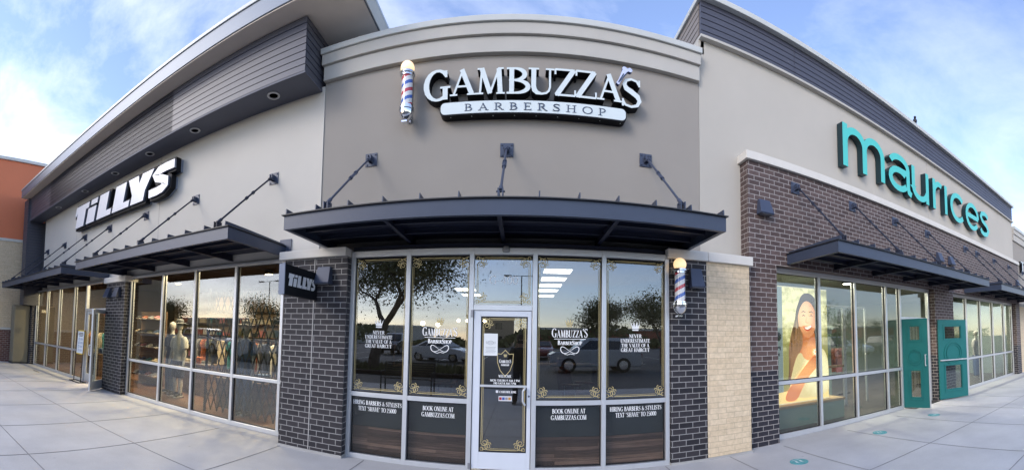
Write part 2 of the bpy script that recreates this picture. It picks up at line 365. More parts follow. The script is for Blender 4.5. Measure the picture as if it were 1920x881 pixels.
# ------------------------------------------------------------------ lettering: a drawn serif capital alphabet
TK, TN, SE = 0.165, 0.062, 0.05
def arc(cx, cy, rx, ry, a0, a1, n=14):
    return [(cx + rx * math.cos(R(a0 + (a1 - a0) * i / n)), cy + ry * math.sin(R(a0 + (a1 - a0) * i / n))) for i in range(n + 1)]
def arcw(a0, a1, n=14, tk=TK, tn=TN):
    return [tn + (tk - tn) * abs(math.cos(R(a0 + (a1 - a0) * i / n))) ** 1.3 for i in range(n + 1)]
def glyph(ch):
    """list of (points, widths) in a box of height 1, and the advance width"""
    G = []
    def L(x0, y0, x1, y1, w): G.append(([(x0, y0), (x1, y1)], w))
    def Sf(x, y, l=0.26): y = SE / 2 if y < 0.5 else 1 - SE / 2; L(x - l / 2, y, x + l / 2, y, SE)
    def A(cx, cy, rx, ry, a0, a1, tk=TK, tn=TN, n=14): G.append((arc(cx, cy, rx, ry, a0, a1, n), arcw(a0, a1, n, tk, tn)))
    if ch == 'A': L(.12, 0.02, .40, .97, TN); L(.37, 1, .70, 0.02, TK); L(.21, .34, .60, .34, TN); Sf(.12, 0, .24); Sf(.70, 0, .3); return G, .84
    if ch == 'B': L(.17, 0.02, .17, .98, TK); A(.24, .745, .27, .225, -90, 90); A(.26, .27, .34, .24, -90, 90); L(.1, .52, .3, .52, TN); L(.04, .97, .3, .97, TN); L(.04, .03, .3, .03, TN); return G, .70
    if ch == 'C': A(.44, .5, .36, .47, 42, 318); L(.70, .74, .70, .96, TN); return G, .80
    if ch == 'D': L(.17, 0.02, .17, .98, TK); A(.28, .5, .42, .47, -90, 90); L(.04, .97, .3, .97, TN); L(.04, .03, .3, .03, TN); return G, .80
    if ch == 'E': L(.17, 0.02, .17, .98, TK); L(.04, .97, .58, .97, TN); L(.04, .03, .62, .03, TN); L(.2, .52, .48, .52, TN); L(.57, .80, .57, .98, SE); L(.61, .02, .61, .22, SE); L(.48, .43, .48, .61, SE); return G, .68
    if ch == 'F': L(.17, 0.02, .17, .98, TK); L(.04, .97, .58, .97, TN); L(.2, .52, .48, .52, TN); L(.57, .80, .57, .98, SE); L(.48, .43, .48, .61, SE); Sf(.17, 0, .32); return G, .62
    if ch == 'G': A(.44, .5, .36, .47, 42, 300); L(.70, .74, .70, .96, TN); L(.68, .03, .68, .42, TK * .9); Sf2 = L(.52, .42, .84, .42, SE); return G, .88
    if ch == 'H': L(.17, 0.02, .17, .98, TK); L(.67, 0.02, .67, .98, TK); L(.2, .52, .64, .52, TN); [Sf(x, y, .32) for x in (.17, .67) for y in (0, 1)]; return G, .86
    if ch == 'I': L(.17, 0.02, .17, .98, TK); Sf(.17, 0, .32); Sf(.17, 1, .32); return G, .36
    if ch == 'K': L(.17, 0.02, .17, .98, TK); L(.25, .42, .62, .97, TN); L(.34, .55, .68, .03, TK); Sf(.17, 0, .32); Sf(.17, 1, .32); Sf(.62, 1, .26); Sf(.70, 0, .28); return G, .84
    if ch == 'L': L(.17, 0.02, .17, .98, TK); Sf(.17, 1, .32); L(.04, .03, .60, .03, TN); L(.59, .02, .59, .24, SE); return G, .66
    if ch == 'M': L(.14, 0.02, .20, .98, TN); L(.19, 1, .50, .02, TK); L(.50, .02, .80, .98, TN); L(.80, .98, .86, .02, TK); Sf(.14, 0, .24); Sf(.87, 0, .3); Sf(.14, 1, .2); Sf(.87, 1, .2); return G, 1.04
    if ch == 'N': L(.15, 0.02, .15, .98, TN); L(.15, .98, .68, .02, TK); L(.68, .02, .68, .98, TN); Sf(.15, 0, .24); Sf(.12, 1, .2); Sf(.68, 1, .24); return G, .84
    if ch == 'O': A(.45, .5, .37, .47, 0, 360, n=24); return G, .90
    if ch == 'P': L(.17, 0.02, .17, .98, TK); A(.26, .71, .30, .26, -90, 90); L(.04, .97, .3, .97, TN); Sf(.17, 0, .34); return G, .66
    if ch == 'R': L(.17, 0.02, .17, .98, TK); A(.26, .73, .28, .24, -90, 90); L(.04, .97, .3, .97, TN); Sf(.17, 0, .32); L(.34, .5, .66, .03, TK * .9); Sf(.70, 0, .2); return G, .78
    if ch == 'S':
        p = [(.52, .80), (.46, .92), (.30, .965), (.15, .90), (.10, .76), (.16, .63), (.32, .53), (.48, .41), (.54, .26), (.47, .10), (.30, .035), (.13, .08), (.06, .22)]
        G.append((p, [TN, TN, TN, TN * 1.4, TK * .7, TK * .95, TK, TK * .95, TK * .7, TN * 1.4, TN, TN, TN])); L(.53, .74, .53, .97, SE); L(.06, .03, .06, .28, SE); return G, .66
    if ch == 'T': L(.36, 0.02, .36, .98, TK); L(.04, .97, .68, .97, TN); L(.05, .78, .05, .98, SE); L(.67, .78, .67, .98, SE); Sf(.36, 0, .32); return G, .74
    if ch == 'U': G.append(([(.17, .98), (.17, .3), (.2, .16), (.28, .07), (.42, .035), (.56, .07), (.64, .16), (.67, .3), (.67, .98)], [TK, TK, TK, TK * .8, TN, TN, TN, TN, TN])); Sf(.17, 1, .32); Sf(.67, 1, .26); return G, .84
    if ch == 'V': L(.10, .98, .41, .02, TK); L(.41, .02, .70, .98, TN); Sf(.12, 1, .3); Sf(.70, 1, .24); return G, .80
    if ch == 'W': L(.10, .98, .33, .02, TK); L(.33, .02, .53, .98, TN); L(.50, .98, .73, .02, TK); L(.73, .02, .94, .98, TN); Sf(.12, 1, .28); Sf(.94, 1, .22); return G, 1.04
    if ch == 'X': L(.12, .98, .66, .02, TK); L(.66, .98, .12, .02, TN); [Sf(x, y, .26) for x in (.12, .66) for y in (0, 1)]; return G, .78
    if ch == 'Y': L(.10, .98, .38, .46, TK); L(.38, .46, .66, .98, TN); L(.38, .02, .38, .5, TK); Sf(.12, 1, .28); Sf(.66, 1, .24); Sf(.38, 0, .32); return G, .76
    if ch == 'Z': L(.08, .97, .62, .97, TN); L(.60, .98, .12, .02, TK); L(.08, .03, .64, .03, TN); L(.08, .78, .08, .98, SE); L(.64, .02, .64, .24, SE); return G, .72
    if ch == '0': A(.33, .5, .25, .47, 0, 360, n=22); return G, .66
    if ch == '2': G.append(([(.10, .74), (.16, .90), (.30, .965), (.46, .89), (.50, .72), (.42, .52), (.10, .04)], [TN, TN, TN, TK * .8, TK, TK * .8, TN])); L(.07, .05, .56, .05, TK * .6); return G, .66
    if ch == '4': L(.45, .02, .45, .98, TK * .8); L(.45, .96, .06, .3, TN); L(.05, .28, .62, .28, TN); return G, .68
    if ch == '5': L(.16, .52, .16, .97, TN); L(.14, .94, .52, .94, TK * .6); A(.27, .32, .25, .29, 110, -150); return G, .62
    if ch == '7': L(.08, .94, .56, .94, TK * .6); L(.54, .94, .24, .02, TK * .8); return G, .62
    if ch == '8': A(.32, .75, .19, .21, 0, 360); A(.32, .27, .24, .25, 0, 360); return G, .64
    if ch == '9': A(.32, .68, .23, .28, 0, 360); L(.54, .66, .24, .02, TN * 1.4); return G, .66
    if ch == '&': G.append(([(.78, .5), (.60, .2), (.36, .04), (.14, .12), (.12, .3), (.44, .60), (.46, .82), (.32, .95), (.20, .82), (.26, .62), (.74, .04)], [TN, TN, TN * 1.4, TK * .7, TK * .7, TN, TN, TN, TN * 1.3, TK * .8, TK * .8])); return G, .88
    if ch == '.': L(.08, .06, .20, .06, .12); return G, .30
    if ch == '-': L(.06, .38, .34, .38, .07); return G, .42
    if ch == "'": L(.12, .98, .10, .72, .09); return G, .26
    if ch == '"': L(.10, .98, .10, .74, .07); L(.26, .98, .26, .74, .07); return G, .40
    if ch == '%': A(.2, .72, .13, .2, 0, 360, n=12); A(.62, .28, .13, .2, 0, 360, n=12); L(.62, .98, .2, .02, .06); return G, .84
    return G, .34
def text(mb, s, x, z, h, y, cx=True, sx=1.0, track=0.0, mi=0, depth=0.0, ms=None, bold=1.0, small=None, width=None):
    """line of capitals; lower-case letters are drawn as small capitals"""
    items = []; adv = 0
    for ch in s:
        k = 1.0
        if ch.islower(): k = small or 0.8
        g, a = glyph(ch.upper()); items.append((g, adv, k)); adv += a * k + track
    tot = (adv - track) * h * sx
    if width: sx *= width / tot; tot = width
    x0 = x - tot / 2 if cx else x
    bold *= min(1.0, sx) ** 0.8
    for g, a, k in items:
        for pts, ww in g:
            P = [(x0 + (a + px * k) * h * sx, z + py * k * h) for px, py in pts]
            W = [q * h * k * bold for q in ww] if isinstance(ww, (list, tuple)) else ww * h * k * bold
            mb.stroke(P, W, XZ(y), depth, mi, ms)
    return x0, tot
# ------------------------------------------------------------------ ground
mb = MB(); mb.box(-30, 30, -3.4, 5.6, -0.30, 0.0); struct(mb.build('pavement', pave_mat))
mb = MB()
jw = 0.010
for y in (1.66, 3.2): mb.box(-30, 30, y - jw / 2, y + jw / 2, 0.003, 0.004)
for x in (-29, -27.4, -25.8, -24.2, -22.6, -21, -19.4, -17.8, -16.2, -14.6, -13.1, -11.7, -10.2, -8.8, -7.3, -5.85, -4.55, -3.25, -1.98, -0.6, 0.78, 1.86, 2.82, 3.77, 5.2, 6.7, 8.2, 9.7, 11.3, 12.9, 14.5, 16.1, 18, 20, 22, 24, 26, 28):
    mb.box(x - jw / 2, x + jw / 2, -3.3, 1.655, 0.003, 0.004); mb.box(x - jw / 2, x + jw / 2, 1.665, 3.195, 0.003, 0.004); mb.box(x - jw / 2, x + jw / 2, 3.205, 4.9, 0.003, 0.004)
o = struct(mb.build('pavement_joints', joint_mat))
mb = MB(); mb.box(-400, 400, -3.58, -3.405, -0.5, -0.004); struct(mb.build('kerb', kerb_mat, bevel=0.02))
# car park: falls to a gutter, then rises gently away from the shops, then level to the horizon
mb = MB()
prof = [(-3.585, -0.13), (-8, -0.08), (-14, 0.10), (-26, 0.35), (-60, 0.4), (-900, 0.4)]
for i in range(len(prof) - 1):
    (y0, z0), (y1, z1) = prof[i], prof[i + 1]
    mb.add([(-900, y1, z1), (900, y1, z1), (900, y0, z0), (-900, y0, z0)], [(0, 1, 2, 3)])
mb.add([(-900, -3.585, -0.31), (900, -3.585, -0.31), (900, 900, -0.31), (-900, 900, -0.31)], [(0, 1, 2, 3)])
struct(mb.build('car_park_ground', asphalt, origin=(0, -30, 0)))
def gz(y):
    for i in range(len(prof) - 1):
        if prof[i + 1][0] <= y <= prof[i][0]:
            t = (y - prof[i][0]) / (prof[i + 1][0] - prof[i][0]); return prof[i][1] + t * (prof[i + 1][1] - prof[i][1])
    return 0
mb = MB()
for k in range(-9, 10):
    x = k * 2.8
    for y0, y1 in ((-16, -20.5), (-20.6, -25)):
        mb.add([(x - .05, y1, gz(y1) + .006), (x + .05, y1, gz(y1) + .006), (x + .05, y0, gz(y0) + .006), (x - .05, y0, gz(y0) + .006)], [(0, 1, 2, 3)])
struct(mb.build('parking_lines', line_paint, origin=(0, -20, 0)))

# ------------------------------------------------------------------ shop fronts
def frame_bars(mb, xs, y, levels, wv=0.052, dep=0.11, skip=()):
    """verticals at xs, rails at levels (z0, z1)"""
    for i, x in enumerate(xs): mb.box(x - wv / 2, x + wv / 2, y - dep / 2, y + dep / 2, levels[0][0], levels[-1][1])
    for i in range(len(xs) - 1):
        for j, (z0, z1) in enumerate(levels):
            if (i, j) in skip: continue
            mb.box(xs[i] + wv / 2, xs[i + 1] - wv / 2, y - dep / 2 + .002, y + dep / 2 - .002, z0, z1)
def gasket_frame(mb, x0, x1, y, z0, z1, t=0.012):
    for a in ((x0, x1, z0, z0 + t), (x0, x1, z1 - t, z1), (x0, x0 + t, z0 + t, z1 - t), (x1 - t, x1, z0 + t, z1 - t)):
        mb.box(a[0], a[1], y - 0.014, y + 0.014, a[2], a[3])
def storefront(parent, xs, y, levels, gm, skip_panes=(), skip_bars=(), wv=0.052, label=None):
    mb = MB(); frame_bars(mb, xs, y, levels, wv, skip=skip_bars)
    fr = mb.build('window', aluminium, parent, bevel=0.003, label=label); panes = {}
    gk = MB()
    for i in range(len(xs) - 1):
        for j in range(len(levels) - 1):
            if (i, j) in skip_panes: continue
            x0, x1, z0, z1 = xs[i] + wv / 2, xs[i + 1] - wv / 2, levels[j][1], levels[j + 1][0]
            gasket_frame(gk, x0, x1, y, z0, z1)
            panes[(i, j)] = MB().box(x0 + .004, x1 - .004, y - 0.003, y + 0.003, z0 + .004, z1 - .004).build('pane', glass_low if (j == 0 and gm is glass_c) else gm, fr)
    gk.build('gasket', gasket, fr)
    return fr, panes
def laps(x0, x1, y, z0, z1, n, mb=None, t=0.007, seams=(), back=0.06):
    """lap boards: each course leans out at its foot"""
    mb = mb or MB(); h = (z1 - z0) / n
    for k in range(n):
        a, b = z0 + k * h, z0 + (k + 1) * h
        segs = [x0] + [s_ for s_ in seams if x0 < s_ < x1] + [x1]
        for i in range(len(segs) - 1):
            xa = segs[i] + (0.004 if i else 0); xb = segs[i + 1] - (0.004 if i < len(segs) - 2 else 0)
            P = [(xa, y - t, a + .006), (xb, y - t, a + .006), (xb, y, b), (xa, y, b), (xa, y + back, b), (xb, y + back, b), (xa, y + back, a + .006), (xb, y + back, a + .006)]
            mb.add(P, [(0, 1, 2, 3), (3, 2, 5, 4), (0, 6, 7, 1), (0, 3, 4, 6), (1, 7, 5, 2)])
    return mb
def laps_side(x, y0, y1, z0, z1, n, sgn, mb, t=0.007):
    h = (z1 - z0) / n
    for k in range(n):
        a, b = z0 + k * h, z0 + (k + 1) * h
        P = [(x + sgn * t, y0, a + .006), (x + sgn * t, y1, a + .006), (x, y1, b), (x, y0, b), (x - sgn * .05, y0, b), (x - sgn * .05, y1, b), (x - sgn * .05, y0, a + .006), (x - sgn * .05, y1, a + .006)]
        mb.add(P, [(0, 1, 2, 3), (3, 2, 5, 4), (0, 6, 7, 1), (0, 3, 4, 6), (1, 7, 5, 2)])
    return mb

# ---- the left shop
LB = thing('shop_building', 'cream stucco shop with a jutting dark lap-board band and flat grey roof slab', 'building', (-9, 5.3, 0))
MB().box(-13.95, -3.002, 5.30, 5.50, 2.84, 5.52).box(-13.95, -13.94, 5.32, 5.5, 2, 2.1).build('wall', cream_stucco, LB)
for x in (-7.02, -11.2): MB().box(x - .004, x + .004, 5.297, 5.30, 2.86, 5.47).build('control_joint', mat('joint_grey', (0.36, 0.335, 0.30), 0.9), LB)
MB().box(-3.02, -2.995, 5.285, 5.31, 2.82, 5.47).build('corner_bead', mat('bead', (0.56, 0.53, 0.47), 0.8), LB)
mb = laps(-14.68, -3.06, 4.78, 5.47, 6.30, 8, seams=(-6.05, -9.2, -12.3)); laps_side(-3.06, 4.80, 7.2, 5.47, 6.30, 8, 1, mb)
mb.box(-14.66, -3.09, 4.84, 5.29, 5.50, 6.32); mb.box(-14.66, -3.09, 5.52, 7.2, 5.50, 6.32)
mb.build('siding_band', siding_paint, LB, bevel=0)
MB().box(-14.66, -3.05, 4.77, 5.295, 5.44, 5.468).build('soffit', soffit_paint, LB)
for x in (-3.78, -5.62, -7.07, -8.52, -10.17, -12.07):
    dl = MB().lathe(x, 5.0, [(0.105, 5.437), (0.105, 5.428), (0.075, 5.424), (0.07, 5.436)], 24).build('downlight', mat('downlight_trim', (0.42, 0.42, 0.42), 0.4), LB, origin=(x, 5, 5.43), smooth=True)
    MB().lathe(x, 5.0, [(0.0001, 5.433), (0.068, 5.433)], 20).build('lens', mat('lamp_lens', (0.12, 0.12, 0.13), 0.25), dl)
mb = MB().box(-14.55, -2.20, 4.47, 12.5, 6.34, 6.60)
mb.build('roof_slab', [slab_metal], LB, bevel=0.006)
MB().box(-14.53, -2.22, 4.49, 12.4, 6.322, 6.338).build('slab_soffit', slab_soffit, LB)
MB().box(-2.199, -2.185, 4.49, 12.4, 6.325, 6.60).build('slab_end', band_stucco, LB)
MB().box(-14.57, -2.18, 4.45, 12.5, 6.602, 6.66).build('roof_edge', cap_metal, LB, bevel=0.006)
mb = laps(-14.80, -14.34, 4.70, 2.26, 6.30, 38, back=.1); laps_side(-14.34, 4.72, 5.32, 2.26, 5.44, 30, 1, mb)
mb.box(-14.78, -14.36, 4.78, 5.5, 2.26, 5.45)
mb.build('siding_column', siding_paint, LB)
MB().box(-15.05, -14.60, 4.46, 5.08, 0.06, 2.25).build('column', column_stucco, LB, bevel=0.02)
MB().box(-15.07, -14.58, 4.44, 5.09, 0.0, 0.058).build('column_base', mat('base_flash', (0.05, 0.05, 0.05), 0.7), LB)
# brick piers and stone caps
pier = MB().box(-3.29, -2.28, 4.82, 5.30, 0.035, 2.698).build('brick_pier', dark_brick, LB)
MB().box(-3.37, -2.29, 4.765, 5.32, 2.70, 2.82).build('pier_cap', cast_stone, LB, bevel=0.008)
MB().box(-3.30, -2.27, 4.81, 5.3, 0.0, 0.034).build('pier_foot', kerb_mat, LB)
MB().box(-8.82, -7.95, 5.10, 5.40, 0.02, 2.70).build('brick_pier', dark_brick, LB)
MB().box(-8.90, -7.88, 5.05, 5.42, 2.702, 2.84).build('pier_cap', cast_stone, LB, bevel=0.008)
MB().box(-15.1, -14.42, 5.10, 5.42, 0.02, 2.70).build('brick_pier', dark_brick, LB)
MB().box(-15.1, -14.36, 5.05, 5.44, 2.702, 2.84).build('pier_cap', cast_stone, LB)
for xx in (-2.785,):
    MB().box(xx - .006, xx + .006, 4.812, 4.83, 0.04, 2.695).build('joint', mat('sealant', (0.40, 0.38, 0.36), 0.8), LB)
LV = [(0.0, 0.07), (0.82, 0.875), (2.77, 2.83)]
fL, pL = storefront(LB, [-7.92, -6.70, -5.68, -4.63, -3.62, -3.27], 5.30, LV, glass_s)
fL2, pL2 = storefront(LB, [-14.38, -13.29, -12.19, -11.03, -10.22], 5.30, LV, glass_s)
# entrance: fixed leaf, transom, open leaf
mb = MB(); mb.box(-10.194, -8.84, 5.25, 5.35, 2.03, 2.09); mb.box(-10.194, -8.84, 5.25, 5.35, 2.77, 2.83); mb.box(-8.90, -8.85, 5.25, 5.35, 0, 2.03); mb.box(-8.90, -8.85, 5.25, 5.35, 2.09, 2.77)
fd = mb.build('door_frame', aluminium, LB, bevel=0.003)
MB().box(-10.18, -8.92, 5.297, 5.303, 2.095, 2.765).build('pane', glass_s, fd)
def alu_leaf(parent, x0, y0, x1, y1, ht, m, gm, name='door', kick=0.25, stile=0.09, handle=True, label=None, out=-1):
    """glazed door leaf standing from hinge (x0,y0) to free edge (x1,y1)"""
    d = Vector((x1 - x0, y1 - y0, 0)); Ln = d.length; d.normalize(); n_ = Vector((-d.y, d.x, 0)) * out; th = 0.022
    def f(u, v, w_): q = Vector((x0, y0, 0)) + d * u + n_ * w_; return (q.x, q.y, v)
    mb = MB()
    def bx_(u0, u1, v0, v1, t=th):
        P = [f(u, v, w_) for w_ in (-t, t) for u, v in ((u0, v0), (u1, v0), (u1, v1), (u0, v1))]
        mb.add(P, [(0, 1, 2, 3), (7, 6, 5, 4), (0, 4, 5, 1), (1, 5, 6, 2), (2, 6, 7, 3), (3, 7, 4, 0)])
    bx_(0, stile, 0.02, ht); bx_(Ln - stile, Ln, 0.02, ht); bx_(stile, Ln - stile, 0.02, kick); bx_(stile, Ln - stile, ht - .09, ht)
    o = mb.build(name, m, parent, bevel=0.003, label=label)
    g = MB(); P = [f(u, v, w_) for w_ in (-.003, .003) for u, v in ((stile - .005, kick - .005), (Ln - stile + .005, kick - .005), (Ln - stile + .005, ht - .085), (stile - .005, ht - .085))]
    g.add(P, [(0, 1, 2, 3), (7, 6, 5, 4), (0, 4, 5, 1), (1, 5, 6, 2), (2, 6, 7, 3), (3, 7, 4, 0)])
    g.build('pane', gm, o)
    if handle:
        h = MB(); u = Ln - stile / 2
        h.path([f(u, .88, th), f(u, .88, th + .06), f(u, 1.13, th + .06), f(u, 1.13, th)], .011)
        h.build('handle', aluminium, o, smooth=True)
    return o, f
alu_leaf(LB, -10.18, 5.30, -9.52, 5.30, 2.02, aluminium, glass_s, label='closed left-hand leaf of the entrance', out=1, handle=False)
alu_leaf(LB, -8.93, 5.24, -8.53, 4.58, 2.02, aluminium, glass_s, label='glazed entrance leaf standing open')

# ---- the barbershop
CB = thing('barbershop_building', 'taupe stucco barbershop front with stepped grey cornice between two brick piers', 'building', (-0.2, 5.3, 0))
MB().box(-2.992, 2.575, 5.30, 5.50, 2.84, 5.60).build('wall', taupe_stucco, CB)
MB().box(-3.0, 2.56, 5.23, 5.60, 5.56, 5.785).build('cornice', band_stucco, CB, bevel=0.006)
MB().box(-3.02, 2.565, 5.19, 5.60, 5.79, 5.95).build('cornice', band_stucco, CB, bevel=0.006)
MB().box(-3.035, 2.58, 5.16, 5.64, 5.953, 6.04).build('parapet_cap', coping_metal, CB, bevel=0.008)
MB().box(-2.27, 1.95, 4.99, 5.295, 2.785, 2.85).build('bulkhead', canopy_shaded, CB)
CX = [-2.25, -1.46, -0.63, 0.17, 1.05, 1.91]; CLV = [(0.0, 0.06), (0.82, 0.878), (2.70, 2.782)]
fC, pC = storefront(CB, CX, 5.0, CLV, glass_c, skip_panes=[(2, 0), (2, 1)], skip_bars=[(2, 0), (2, 1)], wv=0.058)
mb = MB(); mb.box(-0.598, 0.138, 4.95, 5.05, 1.99, 2.06)
fT = mb.build('door_frame', aluminium, CB, bevel=0.003)
MB().box(-0.598, 0.138, 4.997, 5.003, 2.063, 2.697).build('pane', glass_c, fT)
MB().lathe(-0.2, 4.935, [(0.0001, 2.80), (0.03, 2.795), (0.048, 2.77), (0.05, 2.74), (0.04, 2.72), (0.0001, 2.715)], 20).build('sensor', mat('sensor_grey', (0.25, 0.25, 0.25), 0.4), fT, smooth=True)
# the door (closed, white, glazed)
mb = MB(); dy0, dy1 = 4.962, 5.008
for a in ((-.592, -.502, .03, 1.985), (.085, .133, .03, 1.985), (-.502, .085, .03, .235), (-.502, .085, 1.915, 1.985)): mb.box(a[0], a[1], dy0, dy1, a[2], a[3])
dC = mb.build('door', white_door, CB, bevel=0.003)
MB().box(-.503, .086, 4.983, 4.989, .234, 1.916).build('pane', glass_c, dC)
g = MB(); gasket_frame(g, -.502, .085, 4.986, .235, 1.915, .016); g.build('gasket', gasket, dC)
MB().box(-.50, .084, 4.966, 4.978, 1.035, 1.062).build('push_bar', aluminium, dC)
MB().path([(.06, 4.965, 1.03), (.06, 4.905, 1.03), (.035, 4.90, 1.0), (.035, 4.90, .87), (.06, 4.905, .83), (.06, 4.965, .83)], .012).build('handle', aluminium, dC, smooth=True)
MB().tube((.11, 4.964, .93), (.11, 4.955, .93), .014).build('lock', chrome, dC, smooth=True)
MB().box(-.63, -.60, 4.935, 4.962, 1.90, 1.99).build('hinge', mat('hinge', (.3, .3, .32), .4, metal=.7), dC)
MB().box(-.63, -.60, 4.935, 4.962, .03, .10).build('hinge', mat('hinge', (.3, .3, .32), .4, metal=.7), dC)

# vinyl drawn on the outside of the glass (1-2 mm proud)
def border(mb, x0, x1, z0, z1, y, r=0.13):
    f = XZ(y)
    i = r * .78
    for off, wd in ((0, .009), (.018, .004)):
        a0, a1, b0, b1 = x0 + off, x1 - off, z0 + off, z1 - off
        mb.stroke([(a0 + i, b0), (a1 - i, b0)], wd, f); mb.stroke([(a0 + i, b1), (a1 - i, b1)], wd, f)
        mb.stroke([(a0, b0 + i), (a0, b1 - i)], wd, f); mb.stroke([(a1, b0 + i), (a1, b1 - i)], wd, f)
    for sx_, cx_ in ((1, x0), (-1, x1)):
        for sz_, cz_ in ((1, z0), (-1, z1)):
            def sp_(ax, az, sw, rot, rr=.042, turns=1.35):
                pts = []
                for k in range(23):
                    t = k / 22; a = R(rot) + sw * turns * 2 * PI * t; q = rr * (1 - .78 * t); pts.append((cx_ + sx_ * (ax + q * math.cos(a)), cz_ + sz_ * (az + q * math.sin(a))))
                mb.stroke(pts, [.0095 * (1 - .45 * k / 22) for k in range(23)], f)
            sp_(.042, .088, 1, 180); sp_(.088, .042, -1, 270)
            sp_(.050, .050, 1, 225, .050, .8)
            mb.stroke([(cx_ + sx_ * (.010 + .02 * math.cos(R(a))), cz_ + sz_ * (.010 + .02 * math.sin(R(a)))) for a in range(0, 361, 30)], .008, f)
            mb.stroke([(cx_ + sx_ * .085, cz_ + sz_ * .085), (cx_ + sx_ * .115, cz_ + sz_ * .088), (cx_ + sx_ * .128, cz_ + sz_ * .07)], .009, f)
            mb.stroke([(cx_ + sx_ * .085, cz_ + sz_ * .085), (cx_ + sx_ * .088, cz_ + sz_ * .115), (cx_ + sx_ * .07, cz_ + sz_ * .128)], .009, f)
YV = 4.9945
def crown(mb, cx_, z0, w_, h, y):
    f = XZ(y); b = w_ * .32
    mb.prism([(cx_ - b, z0), (cx_ + b, z0), (cx_ + b, z0 + h * .14), (cx_ - b, z0 + h * .14)], f, .001)
    P = [(-b, .2)]
    for k, (px_, tip) in enumerate(((-.5, .92), (-.17, 1.0), (.17, 1.0), (.5, .92))):
        P.append((px_ * w_ - .0, tip)); 
        if k < 3: P.append(((px_ + .167) * w_ * .72, .42))
    P.append((b, .2)); mb.prism([(cx_ + u, z0 + v * h) for u, v in P], f, .001)
wl = MB(); gl_ = MB()
crown(wl, -1.865, 1.745, .13, .12, YV)
for s_l, z_ in (('NEVER', 1.665), ('UNDERESTIMATE', 1.605), ('THE VALUE OF A', 1.545), ('GREAT HAIRCUT', 1.485)):
    text(wl, s_l, -1.865, z_ - .008, .048, YV, bold=1.15, width={'NEVER': .17, 'UNDERESTIMATE': .39, 'THE VALUE OF A': .37, 'GREAT HAIRCUT': .38}[s_l])
    text(wl, s_l, 1.48, z_ + .0, .048, YV, bold=1.15, width={'NEVER': .17, 'UNDERESTIMATE': .40, 'THE VALUE OF A': .38, 'GREAT HAIRCUT': .39}[s_l])
crown(wl, 1.48, 1.76, .13, .12, YV)
def logo(mb, cx_, z0):
    text(mb, "Gambuzza'S", cx_, z0 + .155, .115, YV, bold=1.15, small=.80, width=.46)
    mb.stroke([(cx_ - .20, z0 + .135), (cx_ + .20, z0 + .135)], .007, XZ(YV))
    text(mb, 'BarberShop', cx_, z0 + .062, .055, YV, bold=1.4, small=.78, width=.31)
    f = XZ(YV)
    mb.stroke([(cx_ + .115 * math.sin(R(a)) + .02 * math.cos(R(a)), z0 - .004 + .042 * math.sin(R(2 * a))) for a in range(0, 360, 9)], [.004 + .006 * abs(math.sin(R(a))) for a in range(0, 360, 9)], f, closed=True)
    mb.stroke([(cx_ - .07, z0 - .052), (cx_ - .03, z0 - .064), (cx_ + .01, z0 - .05), (cx_ + .06, z0 - .062)], .006, f)
logo(wl, -1.03, 1.50); logo(wl, .62, 1.51)
gb = MB(); crown(gb, -1.03, 1.80, .11, .10, YV); crown(gb, .61, 1.80, .11, .10, YV)
text(wl, 'HIRING BARBERS & STYLISTS', -1.855, 0.708, .058, YV, bold=1.1, width=.69); text(wl, 'TEXT "SHAVE" TO 25000', -1.855, 0.628, .058, YV, bold=1.1, width=.54)
text(wl, 'BOOK ONLINE AT', -1.03, 0.703, .058, YV, bold=1.1, width=.40); text(wl, 'GAMBUZZAS.COM', -1.03, 0.624, .058, YV, bold=1.1, width=.43)
text(wl, 'BOOK ONLINE AT', .615, 0.715, .058, YV, bold=1.1, width=.42); text(wl, 'GAMBUZZAS.COM', .615, 0.636, .058, YV, bold=1.1, width=.45)
text(wl, 'HIRING BARBERS & STYLISTS', 1.49, 0.725, .058, YV, bold=1.1, width=.70); text(wl, 'TEXT "SHAVE" TO 25000', 1.49, 0.648, .058, YV, bold=1.1, width=.55)
wl.build('lettering', white_vinyl, fC, label='white serif slogans and booking lines on the barbershop glass')
gl_ = gb
for x0, x1 in ((-2.205, -1.50), (-1.415, -.675), (.215, 1.005), (1.095, 1.865)): border(gl_, x0, x1, .915, 2.665, YV)
gl_.build('gold_border', gold_vinyl, fC)
tb = MB(); border(tb, -.565, .105, 2.095, 2.665, YV, .12); tb.build('gold_border', gold_vinyl, fT)
tb = MB(); text(tb, 'G-400', -.225, 2.33, .105, YV, bold=.75, width=.37); tb.build('lettering', white_vinyl, fT, label='unit number G-400')
db = MB(); YD = 4.981; border(db, -.475, .058, .26, 1.89, YD, .12)
MB().box(-0.599, 0.139, 4.93, 5.07, 0.001, 0.012).build('threshold', aluminium, fT)
sh = [(-.095, .02), (-.10, .13), (-.05, .125), (0, .175), (.05, .125), (.10, .13), (.095, .02), (.06, -.08), (0, -.15), (-.06, -.08)]
db.stroke([(-.19 + u, 1.32 + v) for u, v in sh], .008, XZ(YD), closed=True); crown(db, -.19, 1.41, .05, .045, YD)
db.build('gold_border', gold_vinyl, dC)
db = MB(); text(db, "Gambuzza'S", -.19, 1.335, .045, YD, bold=1.3, width=.15); text(db, 'BARBERSHOP', -.19, 1.30, .022, YD, bold=1.5, width=.10)
text(db, 'WELCOME', -.19, 1.155, .034, YD, bold=1.1, width=.16)
text(db, 'MON-THURS 9 AM-7 PM', -.19, 1.105, .026, YD, bold=1.4, width=.37); text(db, 'FRI-SAT 8 AM-7 PM', -.19, 1.070, .026, YD, bold=1.4, width=.28)
text(db, 'CASH FREE ZONE', -.15, .965, .026, YD, bold=1.5, width=.21)
db.build('lettering', white_vinyl, dC, label='white shop name, welcome and opening hours')
db = MB(); db.box(-.30, -.27, 4.980, 4.982, .965, .995); db.box(-.265, -.10, 4.980, 4.982, .865, .925)
